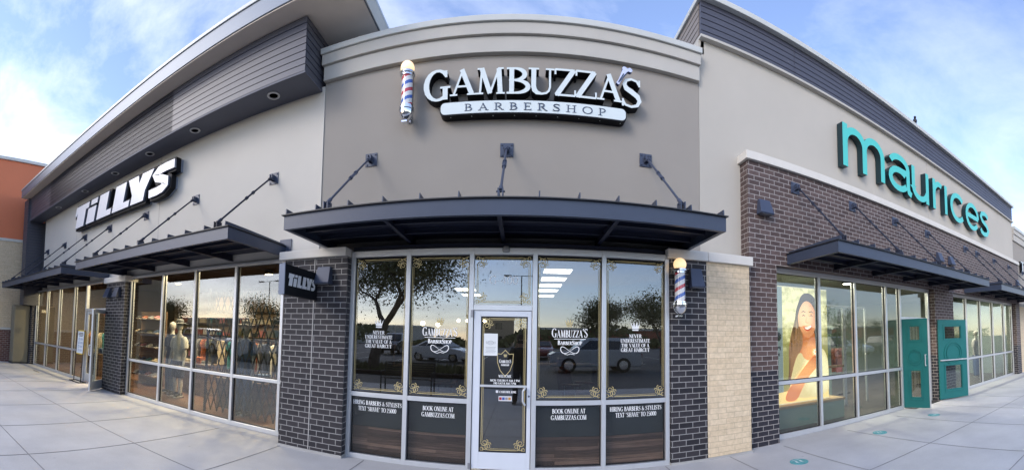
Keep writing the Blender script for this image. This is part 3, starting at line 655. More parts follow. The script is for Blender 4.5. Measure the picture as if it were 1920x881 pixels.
db.build('card_sticker', mat('sticker_white', (.7, .7, .7), .5), dC)
for k, c in enumerate(((.35, .03, .03), (.02, .08, .35), (.25, .25, .3), (.5, .25, .04))):
    MB().box(-.258 + k * .038, -.258 + k * .038 + .032, 4.978, 4.9795, .878, .912).build('card_mark', mat('card_%d' % k, c, .5), dC)
# paper notice taped inside the glass
ntm = MB().box(-.462, -.288, 4.974, 4.9755, 1.425, 1.70); o = ntm.build('notice', mat('paper', (.74, .76, .76), .8))
tag(o, 'white paper notice about masks taped to the barbershop door glass', 'notice')
q = MB(); f = XZ(4.9725)
q.stroke([(-.375 + .035 * math.cos(R(a)), 1.585 + .024 * math.sin(R(a))) for a in range(0, 360, 20)], .004, f, closed=True)
for dz in (-.008, 0, .008): q.stroke([(-.40, 1.585 + dz), (-.35, 1.585 + dz)], .002, f)
for sg in (-1, 1): q.stroke([(-.375 + sg * .034, 1.592), (-.375 + sg * .056, 1.60), (-.375 + sg * .056, 1.575), (-.375 + sg * .034, 1.575)], .003, f)
for k in range(5): q.stroke([(-.44 + .006 * (k % 2), 1.53 - k * .017), (-.31 - .008 * (k % 3), 1.53 - k * .017)], .003, f)
q.build('mask_drawing', mat('print_grey', (.25, .27, .3), .8), o)

# ---- the right shop
RB = thing('shop_building', 'pale stucco shop with brown brick base, dark siding band and teal doors', 'building', (9, 5.3, 0))
MB().box(2.58, 15.72, 5.30, 5.50, 2.86, 6.27).build('wall', greige_stucco, RB)
mb = MB()
for x in (8.93,): mb.box(x - .004, x + .004, 5.297, 5.30, 4.6, 6.25)
mb.build('control_joint', mat('joint_grey', (0.36, 0.335, 0.30), 0.9), RB)
mb = laps(2.61, 15.70, 5.27, 6.315, 6.90, 6, seams=(4.46, 8.9, 12.9)); laps_side(2.62, 5.3, 8.6, 6.05, 6.90, 8, -1, mb)
mb.box(2.66, 15.66, 5.345, 5.5, 6.3, 6.9).build('siding_band', band_siding, RB)
mb2 = laps_side(2.60, 5.34, 8.6, 6.05, 6.90, 8, -1, MB()); mb2.build('siding_return', mat('return_siding_lit', (.22, .19, .165), .6, var=.04), RB)  # same siding as the band; warm bounced light put into its lighter brown
MB().box(2.58, 15.73, 5.215, 5.50, 6.27, 6.312).build('trim', band_stucco, RB, bevel=.004)
MB().box(2.56, 15.75, 5.18, 5.60, 6.902, 6.99).box(2.56, 2.75, 5.61, 8.6, 6.902, 6.99).build('parapet_cap', coping_metal, RB, bevel=.008)
MB().box(1.95, 2.487, 4.92, 5.30, 0.03, 2.728).build('brick_pier', dark_brick, RB)
MB().box(2.489, 3.20, 4.925, 5.30, 0.03, 2.728).build('brick_panel', beige_brick, RB, label='cream brick panel between two dark piers')
MB().box(1.94, 3.22, 4.91, 5.3, 0.0, 0.029).build('pier_foot', kerb_mat, RB)
MB().box(1.90, 2.498, 4.875, 5.32, 2.73, 2.862).build('pier_cap', cast_stone, RB, bevel=.008)
MB().box(2.502, 3.245, 4.875, 5.32, 2.73, 2.862).build('pier_cap', cast_stone, RB, bevel=.008)
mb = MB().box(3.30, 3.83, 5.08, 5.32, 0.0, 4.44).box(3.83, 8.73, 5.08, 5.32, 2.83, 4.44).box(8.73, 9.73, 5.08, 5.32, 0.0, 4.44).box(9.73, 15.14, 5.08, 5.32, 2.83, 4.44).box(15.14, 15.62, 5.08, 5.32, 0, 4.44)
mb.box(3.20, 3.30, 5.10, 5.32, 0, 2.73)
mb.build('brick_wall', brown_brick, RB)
MB().box(3.25, 15.66, 5.02, 5.32, 4.442, 4.57).build('brick_cap', cast_stone, RB, bevel=.008)
RLV = [(0.0, 0.08), (0.885, 0.945), (2.75, 2.83)]
fR, pR = storefront(RB, [3.86, 4.92, 5.90, 6.91, 7.44], 5.30, RLV, glass_s)
fR2, pR2 = storefront(RB, [9.76, 10.91, 11.97, 13.05, 14.18, 15.10], 5.30, RLV, glass_s)
mb = MB(); mb.box(7.466, 8.73, 5.25, 5.35, 2.04, 2.10); mb.box(7.466, 8.73, 5.25, 5.35, 2.75, 2.83); mb.box(8.68, 8.73, 5.25, 5.35, 0, 2.04); mb.box(8.68, 8.73, 5.25, 5.35, 2.10, 2.75)
fd = mb.build('door_frame', aluminium, RB, bevel=.003)
MB().box(7.47, 8.68, 5.297, 5.303, 2.10, 2.75).build('pane', glass_s, fd)
MB().box(7.55, 8.68, 5.0, 5.28, 0.001, 0.01).build('threshold', black_metal, fd)
def teal_leaf(parent, x0, y0, x1, y1, ht, label, out=-1):
    d = Vector((x1 - x0, y1 - y0, 0)); Ln = d.length; d.normalize(); n_ = Vector((-d.y, d.x, 0)) * out
    def f(u, v, w_): q = Vector((x0, y0, 0)) + d * u + n_ * w_; return (q.x, q.y, v)
    mb = MB()
    def bx_(u0, u1, v0, v1, t0, t1):
        P = [f(u, v, w_) for w_ in (t0, t1) for u, v in ((u0, v0), (u1, v0), (u1, v1), (u0, v1))]
        mb.add(P, [(0, 1, 2, 3), (7, 6, 5, 4), (0, 4, 5, 1), (1, 5, 6, 2), (2, 6, 7, 3), (3, 7, 4, 0)])
    a, b = .10, Ln - .10; c0, c1 = .20, Ln - .20; hz = 1.18; rr = (Ln - .20) / 2 * .80; uc = Ln / 2
    for t0, t1 in ((-.02, .02),):
        bx_(0, c0, .03, ht, t0, t1); bx_(c1, Ln, .03, ht, t0, t1); bx_(c0, c1, .03, .27, t0, t1); bx_(c0, c1, .86, 1.56, t0, t1); bx_(c0, c1, 1.86, ht, t0, t1)
    for sgn in (1, -1):                         # mouldings on both faces
        for (v0, v1) in ((.20, .90), (1.52, 1.92)):
            for q in ((a + .05, b - .05, v0, v0 + .03), (a + .05, b - .05, v1 - .03, v1), (a + .05, a + .08, v0 + .03, v1 - .03), (b - .08, b - .05, v0 + .03, v1 - .03)):
                bx_(q[0], q[1], q[2], q[3], sgn * .021, sgn * .034)
        for rad, wd in ((rr, .035), (rr * .78, .022)):
            mb.k = 0
            pts = [(uc + rad * math.cos(R(t)), hz + rad * math.sin(R(t))) for t in range(0, 360, 10)]
            mb.stroke(pts, wd, (lambda u, v, w_, sgn=sgn: f(u, v, sgn * (.040 - w_))), .02, closed=True)
    o = mb.build('door', teal_door, parent, bevel=0, label=label)
    e = MB()
    P = [f(u, v, w_) for w_ in (-.022, .022) for u, v in ((Ln + .001, .03), (Ln + .022, .03), (Ln + .022, ht), (Ln + .001, ht))]
    e.add(P, [(0, 1, 2, 3), (7, 6, 5, 4), (0, 4, 5, 1), (1, 5, 6, 2), (2, 6, 7, 3), (3, 7, 4, 0)])
    e.build('edge_strip', aluminium, o)
    for v0, v1 in ((.27, .86), (1.56, 1.86)):
        g = MB(); P = [f(u, v, w_) for w_ in (-.003, .003) for u, v in ((c0 - .002, v0 - .002), (c1 + .002, v0 - .002), (c1 + .002, v1 + .002), (c0 - .002, v1 + .002))]
        g.add(P, [(0, 1, 2, 3), (7, 6, 5, 4), (0, 4, 5, 1), (1, 5, 6, 2), (2, 6, 7, 3), (3, 7, 4, 0)]); g.build('pane', glass_s, o)
    return o, f, Ln
dl, f1, Ln = teal_leaf(RB, 7.49, 5.27, 7.64, 4.66, 2.04, 'left teal door leaf standing open, seen nearly edge-on')
MB().path([f1(Ln - .05, 1.22, .02), f1(Ln - .05, 1.22, .09), f1(Ln - .05, .98, .09), f1(Ln - .05, .98, .02)], .011).build('handle', aluminium, dl, smooth=True)
MB().path([f1(Ln - .05, 1.22, -.02), f1(Ln - .05, 1.22, -.09), f1(Ln - .05, .98, -.09), f1(Ln - .05, .98, -.02)], .011).build('handle', aluminium, dl, smooth=True)
dr, f2, Ln = teal_leaf(RB, 8.74, 5.03, 9.56, 4.65, 2.04, 'right teal door leaf folded back against the brick pier')
MB().obox(f2(.02, 1.01, .06), f2(Ln - .02, 1.01, .06), .035, .028).build('push_bar', aluminium, dr)

# ---- neighbours at both ends
NB = thing('neighbour_building', 'orange stucco building with cream brick below, standing out at the far left', 'building', (-17, 3, 0))
MB().box(-22, -15.3, -1.5, 14, 4.91, 8.0).build('upper_wall', orange_stucco, NB)
MB().box(-22, -15.27, -1.53, 14, 4.80, 4.905).build('belt_course', cast_stone, NB)
MB().box(-22, -15.29, -1.51, 14, 1.36, 4.795).build('brick_wall', beige_brick, NB)
MB().box(-22, -15.26, -1.54, 14, 1.27, 1.355).build('belt_course', cast_stone, NB)
MB().box(-22, -15.28, -1.52, 14, 0, 1.265).build('brick_base', red_brick, NB)
MB().box(-22.05, -15.22, -1.58, 14, 8.005, 8.12).build('parapet_cap', cast_stone, NB)
FB = thing('neighbour_building', 'grey-taupe shop at the far right edge with a stepped cornice and white sign', 'building', (22, 5.3, 0))
MB().box(15.76, 30, 5.32, 5.50, 2.86, 5.55).build('wall', taupe_stucco, FB)
MB().box(15.77, 30, 5.26, 5.6, 5.55, 5.82).build('cornice', band_stucco, FB)
MB().box(15.775, 30, 5.22, 5.6, 5.825, 6.02).build('cornice', band_stucco, FB)
MB().box(15.76, 30, 5.18, 5.6, 6.023, 6.14).build('parapet_cap', coping_metal, FB)
MB().box(15.64, 17.3, 5.12, 5.32, 0, 2.73).build('brick_pier', beige_brick, FB)
MB().box(15.64, 17.35, 5.08, 5.34, 2.732, 2.85).build('pier_cap', cast_stone, FB)
MB().box(17.3, 30, 5.28, 5.4, 0, 2.85).build('window', gasket, FB)

# shells behind the fronts
def shell(x0, x1, y1, h, fm, wm, cm_, parent, y0=5.36, fo=-.05, sm=None):
    sm = sm or wm
    MB().box(x0, x1, y0 + fo, y1, -.02, 0.0005).build('floor', fm, parent)
    MB().box(x0, x1, y0, y1, h, h + .1).build('ceiling', cm_, parent)
    MB().box(x0, x1, y1, y1 + .1, 0, 6.2).build('back_wall', wm, parent)
    MB().box(x0 - .04, x0, y0 + .15, y1, 0, h).build('side_wall', sm, parent)
    MB().box(x1, x1 + .04, y0 + .15, y1, 0, h).build('side_wall', sm, parent)
wood_l = plank_mat('orange_wood', [(.065, .030, .018), (.11, .052, .030), (.17, .085, .05)], 'x', .13, 1.2, .35, v='y')
wood_r = plank_mat('grey_wood', [(.04, .034, .03), (.065, .055, .048), (.10, .085, .072)], 'x', .16, 1.3, .4, v='y')
wood_c = plank_mat('dark_wood_floor', [(.02, .015, .012), (.035, .027, .022), (.06, .045, .035)], 'y', .16, 1.3, .35, v='x')
knee_wood = plank_mat('knee_wood', [(.04, .024, .020), (.10, .062, .05), (.40, .26, .20)], 'x', .044, 1.5, .5, v='z')
dark_wall = mat('dark_interior', (.055, .05, .05), .8, var=.1)
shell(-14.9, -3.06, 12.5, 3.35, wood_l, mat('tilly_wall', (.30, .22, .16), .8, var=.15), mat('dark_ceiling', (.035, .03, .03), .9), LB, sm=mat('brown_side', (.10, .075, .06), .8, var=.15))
shell(-2.95, 2.52, 14.0, 3.1, wood_c, dark_wall, mat('barber_ceiling', (.10, .10, .10), .9), CB, y0=5.32, fo=-.25)
shell(2.66, 15.6, 12.0, 3.3, wood_r, mat('mint_wall', (.30, .36, .33), .8, var=.03), mat('pale_ceiling', (.42, .42, .38), .9), RB)
MB().box(-3.0, -2.9, 5.06, 5.5, 0, 2.84).build('jamb_wall', dark_wall, CB); MB().box(1.97, 2.55, 5.325, 5.5, 0, 2.86).build('jamb_wall', dark_wall, CB)
for x0, x1, P_, z_ in ((-14.9, -3.06, LB, 2.84), (2.66, 15.6, RB, 2.84)):
    MB().box(x0, x1, 5.37, 5.47, z_, 3.35).build('lintel', dark_wall, P_)
# roofs
MB().box(-14.4, -3.1, 5.52, 12.4, 6.0, 6.1).build('roof', slab_metal, LB)
MB().box(-2.99, 2.55, 5.61, 14.0, 5.2, 5.3).build('roof', slab_metal, CB)
MB().box(2.68, 15.6, 5.52, 12.0, 6.0, 6.04).build('roof', slab_metal, RB)
MB().box(2.68, 15.72, 12.01, 12.1, 0, 6.9).box(15.625, 15.72, 5.53, 12, 3.3, 6.9).box(2.585, 2.655, 5.53, 12, 3.4, 6.04).build('rear_wall', greige_stucco, RB)
MB().box(-14.9, -3.1, 12.6, 12.7, 0, 6.3).build('rear_wall', cream_stucco, LB)
# barbershop knee wall behind the lower panes: boards below, dark film above
MB().box(-2.22, -.66, 5.05, 5.12, 0.01, .41).build('knee_wall', knee_wood, CB); MB().box(.20, 1.88, 5.05, 5.12, .01, .41).build('knee_wall', knee_wood, CB)
for a, b in ((-2.22, -.66), (.20, 1.88)): MB().box(a, b, 5.045, 5.12, .412, .845).build('window_film', mat('slate_film', (.022, .034, .040), .6), CB)
# ------------------------------------------------------------------ canopies
def canopy(x0, x1, yb, rods, label, skew=0.0, ztop=3.03, zb=2.865, yf=3.90, fins=.40, ywall=5.3, plate=4.21, brace=None):
    t = thing('canopy', label, 'canopy', ((x0 + x1) / 2, yb, 2.9), 'dark steel canopies above the shop windows')
    mb = MB(); th = .012
    mb.box(x0, x1, yf, yf + th, zb, ztop).box(x0 + .001, x1 - .001, yf + th, yf + .055, zb, zb + th).box(x0 + .001, x1 - .001, yf + th, yf + .055, ztop - th, ztop - .001)
    mb.build('front_beam', canopy_paint, t)
    for x, s_ in ((x0, 1), (x1, -1)):
        mb = MB(); a, b = sorted((x, x + s_ * th)); mb.box(a, b, yf + th + .001, yb, zb + .001, ztop)
        a, b = sorted((x + s_ * th, x + s_ * .055)); mb.box(a, b, yf + .056, yb, zb + .001, zb + th)
        mb.build('side_beam', canopy_paint, t)
    MB().box(x0 - .02, x1 + .02, yf - .03, yb, ztop + .002, ztop + .014).build('deck', black_metal, t)
    MB().box(x0 + .013, x1 - .013, yf + .056, yb, ztop - .035, ztop - .001).build('deck_underside', canopy_shaded, t)
    n = max(2, round((x1 - x0) / 1.17)); 
    for k in range(1, n):
        x = x0 + (x1 - x0) * k / n; MB().box(x - .025, x + .025, yf + .056, yb, zb + .02, zb + .03).box(x - .004, x + .004, yf + .056, yb, zb + .03, ztop - .036).build('cross_beam', canopy_shaded, t)
    for y in (yf + .42, yf + .84):
        MB().box(x0 + .06, x1 - .06, y - .02, y + .02, zb + .06, zb + .068).box(x0 + .06, x1 - .06, y - .004, y + .004, zb + .068, ztop - .036).build('purlin', canopy_shaded, t)
    n = round((x1 - x0 - .08) / fins)
    for k in range(n + 1):
        x = x0 + .04 + (x1 - x0 - .08) * k / n
        mb = MB(); mb.add([(x - .006, yf - .025, ztop + .014), (x + .006, yf - .025, ztop + .014), (x + .006, yf - .018, ztop + .078), (x - .006, yf - .018, ztop + .078), (x - .006, yb, ztop + .05), (x + .006, yb, ztop + .05), (x - .006, yb, ztop + .014), (x + .006, yb, ztop + .014)],
                          [(0, 1, 2, 3), (3, 2, 5, 4), (4, 5, 7, 6), (0, 3, 4, 6), (1, 7, 5, 2), (0, 6, 7, 1)])
        mb.build('seam', canopy_paint, t)
    for xr in rods:
        a = Vector((xr, ywall - .07, plate)); b = Vector((xr, yf + .10, ztop + .12)); d = (b - a).normalized()
        mb = MB().tube(a, b, .0145, 10); m1 = a + (b - a) * .44
        mb.tube(a + d * .0, a + d * .09, .024, 10).tube(b - d * .10, b - d * .0, .024, 10)
        ro = mb.build('rod', rod_dark if abs(xr) > 3 else rod_paint, t, smooth=True)
        tb = MB(); sx = Vector((1, 0, 0)); up_ = d.cross(sx)
        for s_ in (-1, 1): tb.tube(m1 - d * .09 + sx * .02 * s_, m1 + d * .09 + sx * .02 * s_, .008, 8)
        tb.tube(m1 - d * .12, m1 - d * .08, .026, 10).tube(m1 + d * .08, m1 + d * .12, .026, 10); tb.build('turnbuckle', rod_dark if abs(xr) > 3 else rod_paint, ro, smooth=True)
        pl_ = MB().box(xr - .09, xr + .09, ywall - .013, ywall - .001, plate - .095, plate + .095)
        for sx_ in (-1, 1):
            for sz_ in (-1, 1): pl_.tube((xr + sx_ * .065, ywall - .013, plate + sz_ * .07), (xr + sx_ * .065, ywall - .026, plate + sz_ * .07), .012, 6)
            pl_.box(xr + sx_ * .022 - .006, xr + sx_ * .022 + .006, ywall - .10, ywall - .013, plate - .045, plate + .045)
        pl_.tube((xr - .045, ywall - .07, plate), (xr + .045, ywall - .07, plate), .012, 8)
        pl_.build('wall_plate', rod_paint, ro, bevel=0)
        cl = MB()
        for s_ in (-1, 1): cl.box(xr + s_ * .024 - .006, xr + s_ * .024 + .006, yf + .05, yf + .16, ztop + .015, ztop + .13)
        cl.tube((xr - .045, yf + .10, ztop + .11), (xr + .045, yf + .10, ztop + .11), .011, 8); cl.box(xr - .05, xr + .05, yf + .03, yf + .18, ztop + .0145, ztop + .026)
        cl.build('clevis', rod_dark if abs(xr) > 3 else rod_paint, ro)
    if brace:
        MB().box(brace - .11, brace + .11, yb - .02, yb - .004, zb - .03, ztop + .12).build('end_bracket', rod_paint, t)
    return t
canopy(-2.71, 2.23, 5.298, (-2.18, -.23, 1.72), 'wide dark steel canopy hung on three rods over the barbershop door')
canopy(-8.22, -3.62, 5.298, (-3.92, -5.81, -7.49), 'dark steel canopy left of the barbershop, over the window with the scissor gate', brace=-3.62)
canopy(-14.6, -9.05, 5.298, (-9.03 - .1, -10.56, -12.03, -13.54), 'farthest left dark steel canopy, over the entrance with the sign stand')
canopy(4.05, 9.55, 5.078, (4.25, 5.68, 7.07, 8.44), 'dark steel canopy over the poster window and the open teal doors', ywall=5.08, plate=4.19)
canopy(10.45, 16.6, 5.078, (10.6, 11.45, 12.9, 14.42, 16.2), 'farthest right dark steel canopy, beyond the open teal doors', ywall=5.08, plate=4.19)

# ------------------------------------------------------------------ wall lamps (wedge boxes)
def wall_lamp(x, y, z0, z1, wd, label, grp=None):
    h = z1 - z0
    mb = MB(); w2 = wd / 2
    P = [(x - w2 * .82, y - .001, z1), (x + w2 * .82, y - .001, z1), (x + w2, y - .14, z0 + h * .06), (x - w2, y - .14, z0 + h * .06), (x - w2, y - .001, z0), (x + w2, y - .001, z0), (x - w2 * .82, y - .055, z1), (x + w2 * .82, y - .055, z1), (x - w2, y - .13, z0), (x + w2, y - .13, z0)]
    mb.add(P, [(0, 1, 7, 6), (6, 7, 2, 3), (3, 2, 9, 8), (8, 9, 5, 4), (0, 6, 3, 8, 4), (1, 5, 9, 2, 7), (0, 4, 5, 1)])
    t = thing('wall_lamp', label, 'lamp', (x, y, z0), grp or 'wedge wall lamps on the brick')
    mb.build('housing', rod_paint, t, bevel=.004)
    MB().box(x - w2 * .8, x + w2 * .8, y - .12, y - .02, z0 - .008, z0 - .002).build('lens', mat('lamp_lens', (0.12, 0.12, 0.13), 0.25), t)
wall_lamp(-2.61, 4.82, 2.32, 2.56, .235, 'dark wedge wall lamp on the brick pier beside the hanging black sign')
wall_lamp(2.30, 4.92, 2.345, 2.61, .20, 'dark wedge wall lamp right behind the lower barber pole')
wall_lamp(3.58, 5.08, 3.60, 3.84, .25, 'dark wedge wall lamp high on the brown brick, left of the first canopy rod')
wall_lamp(-8.66, 5.10, 2.33, 2.57, .23, 'left one of the paired wall lamps on the pier beside the open glass door')
wall_lamp(-8.23, 5.10, 2.33, 2.57, .23, 'right one of the paired wall lamps on the pier beside the open glass door')
wall_lamp(8.98, 5.08, 3.56, 3.80, .23, 'left one of the paired wall lamps high on brown brick above the teal doors')
wall_lamp(9.62, 5.08, 3.56, 3.80, .23, 'right one of the paired wall lamps high on brown brick above the teal doors')
wall_lamp(15.35, 5.08, 3.56, 3.80, .24, 'wall lamp at the far right end of the brown brick wall')
wall_lamp(-14.75, 5.10, 2.33, 2.57, .23, 'wall lamp on the narrow brick pier at the far left end')

# ------------------------------------------------------------------ barbershop sign
SG = thing('shop_sign', "raised white serif letters reading GAMBUZZA'S over a white BARBERSHOP plate", 'sign', (0.1, 5.3, 4.6))
YF = 5.15
def letter(ch, x0, x1, z0, z1, kx=1.0):
    g, a = glyph(ch); mb = MB(); h = z1 - z0; xs = [p[0] for pts, _ in g for p in pts]; mn, mx_ = min(xs), max(xs)
    pad = .02
    for pts, ww in g:
        P = [(x0 + pad + (p[0] - mn) / (mx_ - mn) * (x1 - x0 - 2 * pad), z0 + p[1] * h) for p in pts]
        W = [q * h * .98 + .006 for q in ww] if isinstance(ww, (list, tuple)) else ww * h * .98 + .006
        mb.stroke(P, W, XZ(YF), .145, 0, 1)
    mb.build('letter', [sign_white, sign_black], SG)
for ch, x0, x1, z0, z1 in (('G', -1.36, -.985, 4.86, 5.30), ('A', -1.03, -.625, 4.915, 5.275), ('M', -.665, -.245, 4.915, 5.275), ('B', -.262, .065, 4.915, 5.275), ('U', .03, .415, 4.91, 5.275),
                           ('Z', .39, .70, 4.91, 5.285), ('Z', .675, .985, 4.91, 5.29), ('A', .96, 1.365, 4.915, 5.29), ('S', 1.325, 1.605, 4.86, 5.285)):
    letter(ch, x0, x1, z0, z1)
def rrect(x0, x1, z0, z1, r, n=6):
    P = []
    for cx_, cz_, a0 in ((x1 - r, z0 + r, -90), (x1 - r, z1 - r, 0), (x0 + r, z1 - r, 90), (x0 + r, z0 + r, 180)):
        for k in range(n + 1): a = R(a0 + 90 * k / n); P.append((cx_ + r * math.cos(a), cz_ + r * math.sin(a)))
    return P
mb = MB().prism(rrect(-1.145, 1.40, 4.645, 4.835, .07), XZ(YF + .004), .14, 0)
mb.build('name_plate_box', sign_black, SG)
npo = MB().prism(rrect(-1.132, 1.387, 4.660, 4.822, .06), XZ(YF), .003, 0).build('name_plate', sign_white, SG)
mb = MB(); text(mb, 'BARBERSHOP', .15, 4.690, .098, YF - .004, track=.42, bold=1.0, width=1.92, depth=.003); mb.build('lettering', navy, npo)
for k in range(9): MB().tube((-1.0 + k * .29, YF + .05, 4.6445), (-1.0 + k * .29, YF + .05, 4.640), .007, 8).build('weep_hole', sign_white, SG)
# the apostrophe: a crossed comb and scissors badge
mb = MB(); f = XZ(YF - .03)
mb.stroke([(1.265, 5.15), (1.30, 5.22), (1.35, 5.33), (1.37, 5.40)], [.035, .045, .06, .05], f, .05, 0, 1)
mb.stroke([(1.255, 5.16), (1.33, 5.27), (1.40, 5.37), (1.45, 5.385)], [.03, .03, .04, .055], f, .05, 0, 1)
mb.stroke([(1.44 + .026 * math.cos(R(a)), 5.375 + .02 * math.sin(R(a))) for a in range(0, 360, 30)], .014, f, .05, 0, 1, closed=True)
mb.stroke([(1.36 + .026 * math.cos(R(a)), 5.385 + .022 * math.sin(R(a))) for a in range(0, 360, 30)], .014, f, .05, 0, 1, closed=True)
mb.build('scissors_badge', [mat('badge_face', (.55, .60, .78), .4), mat('badge_edge', (.05, .07, .16), .4)], SG)
mb = MB(); mb.stroke([(1.275, 5.175), (1.345, 5.305)], .014, XZ(YF - .038), .004); mb.stroke([(1.30, 5.20), (1.40, 5.34)], .010, XZ(YF - .038), .004)
mb.build('badge_lines', navy, SG)

# ------------------------------------------------------------------ left shop sign
TS = thing('shop_sign', 'large slanted white block letters reading TILLYS with black outline, on cream stucco', 'sign', (-8.5, 5.3, 4.45))
ZB, HT, SHR = 4.48, .62, .18
def tz(p): return (p[0] + SHR * p[1], ZB + p[1] * HT)
Tp = [
 [(-10.82, 0), (-10.30, 0), (-10.30, .74), (-10.13, .74), (-10.13, 1), (-10.95, 1), (-10.97, .60), (-10.86, .60), (-10.82, .74)],
 [(-10.14, 0), (-9.66, 0), (-9.66, .68), (-10.14, .68)],
 [(-10.01, .78), (-9.64, .78), (-9.64, 1), (-10.01, 1)],
 [(-9.52, 0), (-8.78, 0), (-8.78, .24), (-9.05, .24), (-9.05, 1), (-9.52, 1)],
 [(-8.70, 0), (-7.94, 0), (-7.94, .24), (-8.22, .24), (-8.22, 1), (-8.70, 1)],
 [(-7.86, 0), (-7.34, 0), (-7.34, .36), (-7.14, 1), (-7.56, 1), (-7.64, .70), (-7.72, 1), (-8.14, 1), (-7.86, .36)],
]
def inflate(P, d):
    n = len(P); ar = sum(P[i][0] * P[(i + 1) % n][1] - P[(i + 1) % n][0] * P[i][1] for i in range(n)); sg = 1 if ar > 0 else -1; O = []
    for i in range(n):
        a, p, b = Vector(P[i - 1]), Vector(P[i]), Vector(P[(i + 1) % n]); d1 = (p - a).normalized(); d2 = (b - p).normalized()
        n1 = Vector((d1.y, -d1.x)) * sg; n2 = Vector((d2.y, -d2.x)) * sg; m_ = (n1 + n2)
        m_ = m_ / max(.35, m_.length_squared / 2) if m_.length > 1e-6 else n1
        O.append(tuple(p + m_ * d))
    return O
Ssp = [(-6.42, .86), (-6.70, .865), (-6.92, .84), (-7.02, .72), (-6.95, .60), (-6.78, .52), (-6.62, .42), (-6.60, .28), (-6.70, .17), (-6.88, .135), (-7.15, .135)]
YT = 5.06
for k, P in enumerate(Tp):
    Q = [tz(p) for p in P]
    mb = MB(); mb.prism(inflate(Q, .055), XZ(YT + .05), .13, 0, 0); mb.prism(inflate(Q, .04), XZ(YT + .18), .06, 1, 1); mb.build('letter_backing', [sign_black, tilly_side], TS)
    MB().prism(Q, XZ(YT), .05, 0, 1).build('letter', [tilly_white, tilly_side], TS)
Q = [tz(p) for p in Ssp]
mb = MB(); mb.stroke(Q, .285, XZ(YT + .05), .13, 0, 0); mb.stroke(Q, .26, XZ(YT + .18), .06, 1, 1); mb.build('letter_backing', [sign_black, tilly_side], TS)
MB().stroke(Q, .175, XZ(YT), .05, 0, 1).build('letter', [tilly_white, tilly_side], TS)

# ------------------------------------------------------------------ right shop sign
MS = thing('shop_sign', 'long row of thin lowercase teal letters reading maurices, on pale stucco', 'sign', (9.3, 5.3, 5.0))
YM = 5.14; ML = []
k_ = .975
def X(v): return v * k_
def mletter(paths, w_=.150):
    mb = MB()
    for p in paths: mb.stroke([(X(a), b) for a, b in p], w_ * .93, XZ(YM), .15, 0, 1)
    mb.build('letter', [teal_face, teal_side], MS)
z0 = 5.0
def ar(cx_, cz_, rx, rz, a0, a1, n=16): return [(cx_ + rx * math.cos(R(a0 + (a1 - a0) * i / n)), cz_ + rz * math.sin(R(a0 + (a1 - a0) * i / n))) for i in range(n + 1)]
mletter([[(5.75, z0), (5.75, z0 + .86)], ar(6.05, z0 + .50, .30, .28, 172, 0) + [(6.35, z0)], ar(6.66, z0 + .50, .31, .28, 172, 0) + [(6.97, z0)]])
mletter([ar(7.62, z0 + .56, .36, .225, 160, 0) + [(7.98, z0 + .16), (8.02, z0 + .06), (8.12, z0 + .02)], ar(7.60, z0 + .27, .34, .215, 40, 330) , [(7.60, z0 + .485), (7.95, z0 + .485)]])
mletter([[(8.22, z0 + .80), (8.22, z0 + .30)] + ar(8.54, z0 + .30, .32, .24, 180, 350), [(8.88, z0), (8.88, z0 + .80)]])
mletter([[(9.24, z0), (9.24, z0 + .80)], ar(9.52, z0 + .42, .28, .30, 178, 62)])
mletter([[(9.90, z0), (9.90, z0 + .80)]])
mletter([ar(10.66, z0 + .38, .42, .36, 42, 318, 22)])
mletter([ar(11.70, z0 + .38, .44, .36, 0, 322, 24), [(11.28, z0 + .38), (12.14, z0 + .38)]])
mletter([[(13.0, z0 + .62), (12.92, z0 + .70), (12.72, z0 + .735), (12.48, z0 + .69), (12.40, z0 + .57), (12.52, z0 + .45), (12.88, z0 + .34), (13.02, z0 + .20), (12.90, z0 + .06), (12.66, z0 + .015), (12.44, z0 + .06), (12.36, z0 + .16)]])

# sign of the far right neighbour, cut by the frame
FS = thing('shop_sign', 'white outlined serif letters on the far right shop, cut off by the frame', 'sign', (17, 5.3, 4.3))
mb = MB(); text(mb, 'T', 16.35, 4.28, .46, 5.17, cx=False, depth=.12, bold=1.2, mi=0, ms=1, sx=1.5); mb.build('letter', [sign_white, sign_black], FS)

# ------------------------------------------------------------------ blade sign
BS = thing('blade_sign', 'small black box sign reading TILLYS, sticking out below the left canopy', 'sign', (-3.25, 4.4, 2.1))
bx0, by0, bx1, by1 = -3.02, 4.07, -2.62, 4.52
dv = Vector((bx1 - bx0, by1 - by0, 0)); bl = dv.length; dv.normalize(); nv = Vector((dv.y, -dv.x, 0))
def BF(u, v, w_): q = Vector((bx0, by0, 0)) + dv * u - nv * (w_); return (q.x, q.y, v)
dv = Vector((0, 1, 0))
mb = MB().box(-2.80, -2.72, 3.99, 4.79, 2.10, 2.475); b_ = mb.build('sign_box', [sign_black], BS, bevel=.004)
MB().box(-2.802, -2.718, 3.975, 3.989, 2.098, 2.477).build('edge_trim', mat('edge_blue_grey', (.12, .15, .21), .4), BS)
MB().box(-2.775, -2.745, 4.79, 4.82, 2.20, 2.40).build('bracket', black_metal, BS)
mb = MB(); F_ = lambda u, v, w_: (-2.7195 + .001 - w_, 4.39 + (u + 8.70) * .150, 2.215 + (v - ZB) * .25)
for P in Tp: mb.prism([tz(p) for p in P], F_, .004)
mb.stroke([tz(p) for p in Ssp], .17, F_, .004)
mb.build('lettering', tilly_white, b_)

